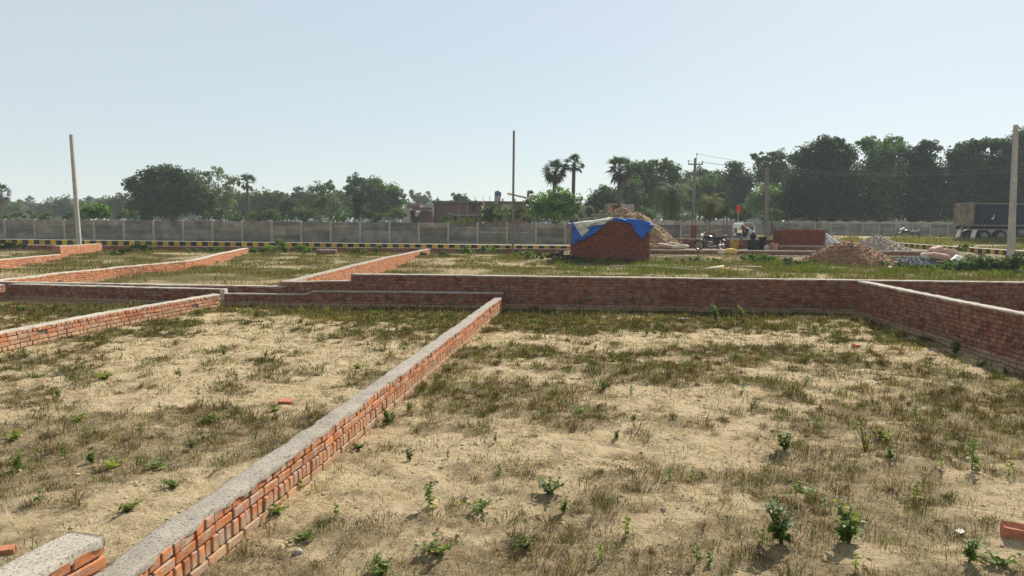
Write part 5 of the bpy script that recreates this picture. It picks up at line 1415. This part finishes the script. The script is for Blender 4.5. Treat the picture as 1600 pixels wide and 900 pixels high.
openbox(h4, 'roof', 953, 974, 318, 320, 85, 4, M['plaster']); openbox(h4, 'pink_panel', 950, 957, 320, 332, 85.3, .3, simple('pink_wall', (.45, .20, .17), .9, .2, 2))
# concrete ring standing beyond the wall, low shed wall
c = D(920, 333, 58)
rg = MB().torus((0, 0, 0), .50, .10, Matrix.Rotation(math.pi / 2, 3, 'X'), 22, 8).build('concrete_ring', M['concrete'], None, True); rg.location = c; rg.rotation_euler = (0, 0, .35); setp(rg, 'round concrete ring showing over the panel wall left of the earth heap', 'concrete ring')
sh = empty('shed', D(938, 350, 60), 'low pale shed roof between the concrete ring and the earth heap', 'shed')
openbox(sh, 'wall', 931, 948, 336, 352, 60, 2, M['plaster']); openbox(sh, 'roof', 929, 950, 334.5, 336, 59.7, 2.6, M['concrete_post'])
# red brick boundary beyond the scalloped wall
bl = empty('brick_boundary', D(1335, 350, 100), 'long low red brick boundary below the tall dark tree', 'brick wall')
openbox(bl, 'wall', 1283, 1386, 337.5, 352, 100, .3, M['houseb']); openbox(bl, 'coping', 1282, 1387, 336.6, 337.5, 99.9, .5, simple('red_coping', (.22, .07, .05), .9, .2, 2))
# red cloth on a stick
rc = empty('red_flag', D(1153, 345, 58), 'bright red cloth hung on a thin stick before the dark trees', 'flag')
MB().tube([(0, 0, -1), (0, 0, 1.45)], .025, 5).build('stick', M['bamboo'], rc)
n = 8; V = []; 
for i in range(n):
    for j in range(n): V.append((-.16 + .36 * i / (n - 1), .05 * math.sin(i * 1.1 + j * .4), .72 + .55 * j / (n - 1) - .03 * i / n))
idx = np.arange(n * n).reshape(n, n)
o = link('cloth', npmesh('cloth', np.array(V), np.stack([idx[:-1, :-1].ravel(), idx[:-1, 1:].ravel(), idx[1:, 1:].ravel(), idx[1:, :-1].ravel()], 1), True), rc, simple('red_cloth', (.55, .03, .04), .8, .15, 6))
# ------------------------------------------------------------------ vehicles
RX90 = Matrix.Rotation(math.pi / 2, 3, 'X')
def paint(name, c, rough=.4, var=.15, sc=3):
    m = simple(name, c, rough, var, sc); m.node_tree.nodes['Principled BSDF'].inputs['Specular IOR Level'].default_value = .5; return m
M['truck_blue'] = simple('truck_blue', (.010, .018, .038), .6, .3, 2.5)
M['rustbeige'] = simple('rusty_tailgate', (.20, .165, .125), .85, .4, 2.2)
M['glass'] = paint('dark_glass', (.02, .024, .028), .12, .1)
M['grey_metal'] = simple('grey_metal', (.16, .16, .16), .6, .3, 5)
M['bike_black'] = paint('bike_black', (.012, .012, .014), .3)
M['seat_black'] = simple('seat_vinyl', (.03, .03, .032), .35, .2, 12)
M['red_light'] = paint('red_lens', (.35, .02, .02), .3)
def wheel(root, c, R, wd, spokes=0, n=24, tyre_r=None):
    c = Vector(c); tr_ = tyre_r or wd / 2
    w_ = bpy.data.objects.new('wheel', MB().lathe([(R * .14, -wd * .5), (R * .14, wd * .5)], (0, 0, 0), 10, RX90).mesh('hub', M['grey_metal'], True)); COL.objects.link(w_); w_.parent = root; w_.location = c
    if spokes:
        MB().torus((0, 0, 0), R - tr_, tr_, RX90, n, 8).build('tyre', M['dark'], w_, True)
        MB().torus((0, 0, 0), R - tr_ * 2, .014, RX90, n, 6).build('rim', M['chrome'], w_, True)
        mb = MB()
        for k in range(spokes):
            a = 2 * math.pi * k / spokes; mb.tube([(0, 0, 0), (math.cos(a) * (R - tr_ * 2), 0, math.sin(a) * (R - tr_ * 2))], .009, 4)
        mb.build('spokes', M['chrome'], w_)
    else:
        MB().lathe([(R * .55, -wd / 2), (R * .93, -wd / 2), (R, -wd * .38), (R, wd * .38), (R * .93, wd / 2), (R * .55, wd / 2)], (0, 0, 0), n, RX90).build('tyre', M['dark'], w_, False)
        MB().lathe([(R * .2, -wd * .52), (R * .3, -wd * .40), (R * .52, -wd * .30), (R * .57, -wd * .515), (R * .57, wd * .515), (R * .2, wd * .52)], (0, 0, 0), n, RX90).build('rim', M['grey_metal'], w_, True)
    return w_
def truck():
    q = D(1520, 375, 55.0); zg = ts(q.x + 3, q.y)
    t = empty('tipper_truck', (q.x, q.y, zg), 'dark blue tipper truck with rusty beige tailgate parked beside the scalloped wall', 'truck')
    zt = D(1520, 317.5, 55).z - zg; zb = D(1520, 351, 55).z - zg; W = 2.45; L = 5.6
    MB().box((L / 2, .03, (zt + zb) / 2), (L, .06, zt - zb)).build('bed_side', M['truck_blue'], t, bevel=.01)
    MB().box((L / 2, W - .03, (zt + zb) / 2), (L, .06, zt - zb)).build('bed_side', M['truck_blue'], t, bevel=.01)
    MB().box((L - .03, W / 2, (zt + zb) / 2 + .1), (.06, W - .14, zt - zb + .2)).build('bed_front', M['truck_blue'], t, bevel=.01)
    MB().box((L / 2, W / 2, zb + .06), (L - .1, W - .14, .12)).build('bed_floor', M['truck_blue'], t)
    g = MB().box((-.06, W / 2, (zt + zb) / 2 + .03), (.08, W, zt - zb + .06)).build('tailgate', M['rustbeige'], t, bevel=.012)
    MB().box((-.12, W / 2, zt - .02), (.08, W, .12)).build('top_bar', M['rustbeige'], g); MB().box((-.12, W / 2, zb + .12), (.08, W, .14)).build('bottom_bar', M['rustbeige'], g)
    for k in range(4): MB().box((-.13, .12 + k * (W - .24) / 3, (zt + zb) / 2), (.07, .10, zt - zb - .2)).build('rib', M['rustbeige'], g)
    MB().box((L / 2, -.045, zt - .03), (L, .10, .10)).build('top_rail', M['grey_metal'], t, bevel=.01)
    MB().box((L / 2, -.04, zb + .07), (L, .09, .14)).build('bottom_rail', M['truck_blue'], t, bevel=.01)
    MB().box((.35, -.036, (zt + zb) / 2), (.11, .075, zt - zb - .34)).build('side_post', M['truck_blue'], t, bevel=.01)
    mk_ = MB(); mk_.box((1.55, -.008, zb + .62), (.05, .02, .34), m=Matrix.Rotation(.25, 3, 'Y')); mk_.box((1.42, -.008, zb + .50), (.05, .02, .16), m=Matrix.Rotation(.5, 3, 'Y')); mk_.box((1.46, -.008, zb + .45), (.18, .02, .045))
    mk_.build('side_mark', M['white'], t)
    for y in (.75, 1.7): MB().box((3.6, y, zb - .22), (7.8, .14, .26)).build('chassis_beam', M['dark'], t)
    for x in (.95, 2.30, 6.55):
        for y in (.28, W - .28): wheel(t, (x, y, .50), .50, .42 if x < 6 else .28)
        MB().tube([(x, .3, .5), (x, W - .3, .5)], .08, 8).build('axle', M['dark'], t)
    for y in (.30, W - .30): MB().box((.22, y, .62), (.03, .52, .75), m=Matrix.Rotation(.22, 3, 'Y')).build('mud_flap', M['white'], t)
    MB().tube([(-.05, .5, zb - .25), (-.05, W - .5, zb - .25)], .07, 8).build('rear_bar', M['grey_metal'], t)
    for y in (.45, W - .45): MB().box((-.06, y, zb - .42), (.06, .26, .14)).build('tail_light', M['red_light'], t, bevel=.01)
    MB().lathe([(.30, -.5), (.33, -.47), (.33, .47), (.30, .5)], (4.2, .35, .75), 16, Matrix.Rotation(math.pi / 2, 3, 'Y')).build('fuel_tank', M['grey_metal'], t, True)
    cb = MB().hexa([(5.75, .05, .75), (7.55, .05, .75), (7.55, W - .05, .75), (5.75, W - .05, .75)], [(5.75, .12, 2.95), (7.35, .12, 2.95), (7.35, W - .12, 2.95), (5.75, W - .12, 2.95)]).build('cab', M['white'], t, bevel=.05)
    MB().box((7.47, W / 2, 2.25), (.06, W - .4, .8), m=Matrix.Rotation(-.09, 3, 'Y')).build('windscreen', M['glass'], cb)
    d_ = MB().box((6.7, .065, 1.75), (.95, .06, 1.75)).build('door', M['white'], t, bevel=.02)
    MB().box((6.7, .045, 2.2), (.75, .06, .6)).build('window', M['glass'], d_)
    for y in (.35, W - .35): MB().box((7.57, y, 1.05), (.05, .32, .2)).build('headlight', M['chrome'], t, bevel=.02)
truck()

def motorcycle(label, loc, rz, body, seatmat, stand=True):
    t = empty('motorcycle', loc, label, 'motorcycle', rz=rz)     # local +x is forward
    R = .30
    wheel(t, (.64, 0, R), R, .09, 10, 26, .045); wheel(t, (-.62, 0, R), R, .10, 10, 26, .05)
    for y in (-.085, .085):
        MB().tube([(.64, y, R), (.50, y, .72), (.42, y, .92)], [.022, .028, .024], 7).build('fork', M['chrome'], t, True)
        MB().tube([(-.62, y * 1.25, R), (-.50, y * 1.3, .62)], [.03, .035], 7).build('shock_absorber', M['chrome'], t, True)
    MB().tube([(.46, 0, .80), (.25, 0, .66), (-.15, 0, .60), (-.50, 0, .62)], .028, 7).build('frame', M['bike_black'], t, True)
    MB().tube([(.44, 0, .74), (.22, 0, .30), (-.15, 0, .27), (-.25, 0, .58)], .024, 7).build('lower_frame', M['bike_black'], t, True)
    e = MB().box((.06, 0, .40), (.36, .22, .24)).build('engine', M['grey_metal'], t, bevel=.03)
    MB().box((.16, 0, .56), (.17, .16, .16)).build('cylinder', M['grey_metal'], e, bevel=.015)
    tk = MB()
    prof = [(-.18, .06, .68, .76), (-.08, .12, .66, .84), (.12, .15, .66, .90), (.28, .13, .68, .88), (.38, .06, .72, .82)]
    V = []; 
    for x, hw, z0, z1 in prof:
        for a in range(12):
            an = 2 * math.pi * a / 12; V.append((x, hw * math.cos(an), (z0 + z1) / 2 + (z1 - z0) / 2 * math.sin(an)))
    F = [(i * 12 + a, i * 12 + (a + 1) % 12, (i + 1) * 12 + (a + 1) % 12, (i + 1) * 12 + a) for i in range(4) for a in range(12)] + [tuple(reversed(range(12))), tuple(range(48, 60))]
    tk.add(V, F).build('fuel_tank', body, t, True)
    V = []
    for x, hw, z0, z1 in [(-.14, .10, .70, .79), (-.30, .13, .68, .78), (-.52, .13, .70, .82), (-.74, .11, .74, .87), (-.82, .06, .79, .87)]:
        V += [(x, -hw, z0), (x, -hw * .85, z1), (x, 0, z1 + .012), (x, hw * .85, z1), (x, hw, z0)]
    MB().add(V, [(i * 5 + a, i * 5 + (a + 1) % 5, (i + 1) * 5 + (a + 1) % 5, (i + 1) * 5 + a) for i in range(4) for a in range(5)] + [(4, 3, 2, 1, 0), (20, 21, 22, 23, 24)]).build('seat', seatmat, t, True)
    for s in (-1, 1): MB().hexa([(-.62, s * .12, .52), (-.18, s * .13, .46), (-.18, s * .145, .46), (-.62, s * .135, .52)], [(-.66, s * .12, .70), (-.16, s * .13, .66), (-.16, s * .145, .66), (-.66, s * .135, .70)]).build('side_panel', body, t, bevel=.004)
    hb = MB().tube([(.30, -.36, 1.02), (.36, -.22, 1.05), (.42, -.10, .97), (.42, .10, .97), (.36, .22, 1.05), (.30, .36, 1.02)], .014, 7).build('handlebar', M['chrome'], t, True)
    for s in (-1, 1):
        MB().tube([(.30, s * .30, 1.03), (.27, s * .40, 1.01)], .02, 7).build('grip', M['dark'], hb, True)
        mr = MB().tube([(.37, s * .22, 1.05), (.33, s * .30, 1.22)], .008, 5).build('mirror_stalk', M['bike_black'], hb)
        MB().lathe([(.02, -.012), (.055, -.008), (.055, .008), (.02, .012)], (.33, s * .31, 1.25), 12, Matrix.Rotation(math.pi / 2, 3, 'Y')).build('mirror', M['bike_black'], t, True)
        for x, z in ((.50, .84), (-.78, .72)): MB().lathe([(.01, -.03), (.028, -.01), (.028, .02), (.01, .035)], (x, s * .17, z), 8, Matrix.Rotation(math.pi / 2, 3, 'Y')).build('indicator', simple('amber_lens', (.5, .2, .03), .3, .1) if 'amber_lens' not in bpy.data.materials else bpy.data.materials['amber_lens'], t, True)
    MB().lathe([(.05, -.09), (.085, -.03), (.095, .04), (.08, .06), (.02, .07)], (.53, 0, .88), 14, Matrix.Rotation(math.pi / 2, 3, 'Y')).build('headlight', M['chrome'], t, True)
    for cx, nm, a0, a1 in ((.64, 'front_fender', .35, 2.5), (-.62, 'rear_fender', .5, 2.5)):
        V = []; n = 10; rr = R + .035
        for i in range(n + 1):
            a = a0 + (a1 - a0) * i / n
            for y, dr in ((-.075, -.03), (-.05, .01), (0, .02), (.05, .01), (.075, -.03)): V.append((cx + (rr + dr) * math.cos(a), y, R + (rr + dr) * math.sin(a)))
        o = MB().add(V, [(i * 5 + a, i * 5 + a + 1, (i + 1) * 5 + a + 1, (i + 1) * 5 + a) for i in range(n) for a in range(4)]).build(nm, body, t, True)
        md = o.modifiers.new('t', 'SOLIDIFY'); md.thickness = .006
    MB().tube([(.20, -.10, .48), (.24, -.12, .30), (.05, -.14, .22), (-.30, -.16, .24), (-.78, -.17, .33)], [.022, .022, .026, .045, .05], 9).build('exhaust', M['chrome'], t, True)
    MB().box((-.90, 0, .76), (.05, .12, .07)).build('tail_light', M['red_light'], t, bevel=.01)
    MB().tube([(-.60, -.10, .84), (-.86, -.10, .92), (-.90, 0, .93), (-.86, .10, .92), (-.60, .10, .84)], .011, 6).build('grab_rail', M['chrome'], t, True)
    MB().tube([(-.05, -.12, .28), (-.02, -.30, .01)], .013, 6).build('side_stand', M['bike_black'], t)
    for s in (-1, 1): MB().tube([(-.05, s * .10, .30), (-.05, s * .26, .31)], .016, 6).build('foot_peg', M['dark'], t)
    return t
q = D(1110, 390, 39.7); b1 = motorcycle('black motorcycle parked on its stand behind the plinths', (q.x, q.y, ts(q.x, q.y) - .005), math.pi - .26, M['bike_black'], M['seat_black']); b1.rotation_euler = (-.09, 0, math.pi - .26)
q = D(1418, 370, 57.0); b2 = motorcycle('motorcycle with pale shining seat standing in the verge grass before the scalloped wall', (q.x, q.y, ts(q.x, q.y)), math.pi - .38, paint('bike_maroon', (.10, .025, .022), .35), paint('pale_seat', (.34, .33, .31), .35)); b2.rotation_euler = (.09, 0, math.pi - .38)

def rickshaw():
    q = D(1161, 372, 46.5); zg = ts(q.x, q.y)
    t = empty('auto_rickshaw', (q.x, q.y, zg), 'white framed three wheeled rickshaw standing behind the bent worker', 'rickshaw', rz=.25)
    t.scale = (.74, .6, 1)
    wh = paint('rickshaw_white', (.55, .54, .52), .45)
    zt = D(1161, 349, 46.5).z - zg
    roof = []
    for x, z in ((-.62, zt - .34), (-.58, zt - .10), (-.40, zt), (.40, zt), (.55, zt - .10), (.60, zt - .34)): roof.append((x, z))
    V = [(x, y, z) for x, z in roof for y in (-.9, .9)]; n = len(roof)
    o = MB().add(V, [(2 * i, 2 * i + 1, 2 * i + 3, 2 * i + 2) for i in range(n - 1)]).build('roof', wh, t, False); md = o.modifiers.new('t', 'SOLIDIFY'); md.thickness = .06
    for x in (-.58, .58):
        for y in (-.86, .86): MB().tube([(x, y, .45), (x, y, zt - .3)], .03, 6).build('pillar', wh, t)
    MB().hexa([(-.6, -.95, .25), (.6, -.95, .25), (.6, .9, .25), (-.6, .9, .25)], [(-.6, -.85, .78), (.6, -.85, .78), (.6, .9, .78), (-.6, .9, .78)]).build('body', paint('rickshaw_body', (.10, .10, .12), .45), t, bevel=.04)
    MB().box((0, -.86, zt - .52), (1.1, .02, .55)).build('windscreen', M['glass'], t)
    MB().box((0, .3, .85), (1.0, .45, .14)).build('seat', M['seat_black'], t, bevel=.03)
    wheel(t, (0, -.75, .24), .24, .10)
    for x in (-.52, .52): wheel(t, (x, .62, .24), .24, .10)
    MB().lathe([(.04, -.03), (.09, 0), (.09, .04), (.03, .05)], (0, -.98, .62), 12, RX90).build('headlight', M['chrome'], t, True)
rickshaw()
def loader():
    q = D(1262, 350, 94.0); zg = ts(q.x, q.y); k = 94 / FPX
    t = empty('tractor', (q.x, q.y, zg), 'yellow bonneted tractor with grey cab standing beyond the scalloped wall', 'tractor')
    ye = paint('tractor_yellow', (.62, .46, .05), .4)
    zz = lambda py: D(1262, py, 94).z - zg
    xx = lambda px: D(px, 345, 94).x - q.x
    MB().hexa([(xx(1237), -.55, zz(346)), (xx(1258), -.6, zz(346)), (xx(1258), .6, zz(346)), (xx(1237), .55, zz(346))], [(xx(1238), -.45, zz(338)), (xx(1258), -.5, zz(336.5)), (xx(1258), .5, zz(336.5)), (xx(1238), .45, zz(338))]).build('bonnet', ye, t, bevel=.08)
    cbn = MB().hexa([(xx(1258), -.85, zz(354)), (xx(1277), -.85, zz(354)), (xx(1277), .85, zz(354)), (xx(1258), .85, zz(354))], [(xx(1257), -.8, zz(332)), (xx(1276), -.8, zz(332)), (xx(1276), .8, zz(332)), (xx(1257), .8, zz(332))]).build('cab', simple('cab_grey', (.09, .095, .10), .5, .2), t, bevel=.05)
    MB().box((xx(1266.5), 0, zz(331.5)), (1.95, 1.85, .14)).build('cab_roof', M['grey_metal'], cbn, bevel=.04)
    for px in (1261, 1266.5, 1272): MB().box((xx(px), -.84, zz(338)), (.36, .04, .42)).build('window', M['glass'], cbn)
    MB().tube([(xx(1278), 0, zz(346)), (xx(1281), 0, zz(331.5)), (xx(1288), 0, zz(345))], [.16, .13, .12], 8).build('boom', simple('boom_red', (.14, .05, .04), .6, .3), t)
    MB().box((xx(1258), 0, zz(352)), (4.0, .6, .5)).build('chassis', M['dark'], t, bevel=.04)
    for px, R in ((1242, .50), (1271, .78)):
        for y in (-.85, .85): wheel(t, (xx(px), y, R), R, .38)
loader()

# ------------------------------------------------------------------ the bent worker
def skin(name, verts, edges, radii, mat, parent, sub=2, root=0):
    me = bpy.data.meshes.new(name); me.from_pydata([tuple(v) for v in verts], edges, []); me.update()
    o = link(name, me, parent, mat)
    md = o.modifiers.new('skin', 'SKIN'); md.use_smooth_shade = True
    for i, r in enumerate(radii): me.skin_vertices[0].data[i].radius = (r, r) if not isinstance(r, tuple) else r
    me.skin_vertices[0].data[root].use_root = True
    s = o.modifiers.new('sub', 'SUBSURF'); s.levels = sub; s.render_levels = sub
    return o
def worker():
    q = D(1176, 390, 41.3); zg = ts(q.x, q.y)
    t = empty('person', (q.x, q.y, zg), 'person in red headscarf, pale vest and navy clothes bending over a yellow drum', 'person')
    sk = simple('skin_brown', (.20, .105, .065), .6, .1); navy = simple('navy_cloth', (.014, .026, .058), .85, .25, 14); pale = simple('pale_vest', (.42, .40, .38), .85, .15, 12); red = simple('red_scarf', (.26, .025, .03), .85, .2, 12)
    V = [(0, 0, .86), (-.20, 0, 1.04), (-.42, 0, 1.20), (-.54, 0, 1.29), (-.60, 0, 1.32), (-.68, 0, 1.33), (-.74, 0, 1.28)]
    E = [(0, 1), (1, 2), (2, 3), (3, 4), (4, 5), (5, 6)]; Rr = [.135, .125, .14, .062, .075, .092, .06]
    def chain(start, pts, rads):
        p = start
        for a, r in zip(pts, rads):
            V.append(a); Rr.append(r); E.append((p, len(V) - 1)); p = len(V) - 1
        return p
    for s in (-1, 1):
        h = chain(2, [(-.43, s * .19, 1.19), (-.50, s * .23, .94), (-.64, s * .15, .74), (-.69, s * .14, .68), (-.73, s * .13, .62)], [.062, .045, .030, .034, .03])
        for j in range(4): chain(h, [(-.745 - .01 * j, s * (.10 + .022 * j), .575), (-.74, s * (.10 + .020 * j), .535 + .008 * abs(j - 1.5))], [.010, .008])
        chain(h - 1, [(-.66, s * .10, .645), (-.68, s * .085, .605)], [.011, .009])
        chain(0, [(.0, s * .10, .80), (-.03, s * .115, .46), (.05, s * .115, .09), (-.06, s * .12, .035), (-.15, s * .12, .03)], [.095, .065, .042, .04, .03])
    chain(6, [(-.79, 0, 1.265)], [.016])
    skin('body', V, E, Rr, sk, t)
    # clothes
    skin('vest', [(-.02, 0, .90), (-.20, 0, 1.05), (-.42, 0, 1.21), (-.50, 0, 1.26)], [(0, 1), (1, 2), (2, 3)], [(.165, .175), (.155, .18), (.165, .20), (.08, .10)], pale, t, 2, 1)
    V2 = [(-.42, 0, 1.21)]; E2 = []; R2 = [.12]
    for s in (-1, 1):
        p = 0
        for a, r in (((-.43, s * .20, 1.20), .085), ((-.50, s * .235, .95), .068), ((-.60, s * .175, .80), .052)):
            V2.append(a); R2.append(r); E2.append((p, len(V2) - 1)); p = len(V2) - 1
    skin('shirt_sleeves', V2, E2, R2, navy, t)
    V3 = [(0, 0, .88), (-.09, 0, .97), (.03, 0, .84)]; E3 = [(0, 1), (0, 2)]; R3 = [.17, .165, .15]
    for s in (-1, 1):
        p = 2
        for a, r in (((.01, s * .10, .76), .115), ((-.03, s * .115, .46), .085), ((.04, s * .115, .12), .07)):
            V3.append(a); R3.append(r); E3.append((p, len(V3) - 1)); p = len(V3) - 1
    skin('trousers', V3, E3, R3, navy, t)
    V4 = [(-.60, 0, 1.36), (-.67, 0, 1.385), (-.73, 0, 1.35), (-.55, 0, 1.30), (-.50, .02, 1.24)]
    skin('headscarf', V4, [(0, 1), (1, 2), (0, 3), (3, 4)], [.10, .105, .075, .08, .04], red, t)
worker()
# ------------------------------------------------------------------ haze (the hazy morning air)
hm, ht, hb = nodes('haze_air')
ht.nodes.remove(hb)
pv = N(ht, 'ShaderNodeVolumePrincipled'); pv.inputs['Color'].default_value = (.80, .90, 1.0, 1)
pv.inputs['Density'].default_value = 0.00062; pv.inputs['Anisotropy'].default_value = .0
ht.links.new(pv.outputs[0], ht.nodes['Material Output'].inputs['Volume'])
MB().box((0, 2400, 14.0), (10400, 5400, 32.0)).build('haze', hm)
setp(bpy.data.objects['haze'], 'pale haze hanging in the air over the plots', 'haze', kind='stuff')
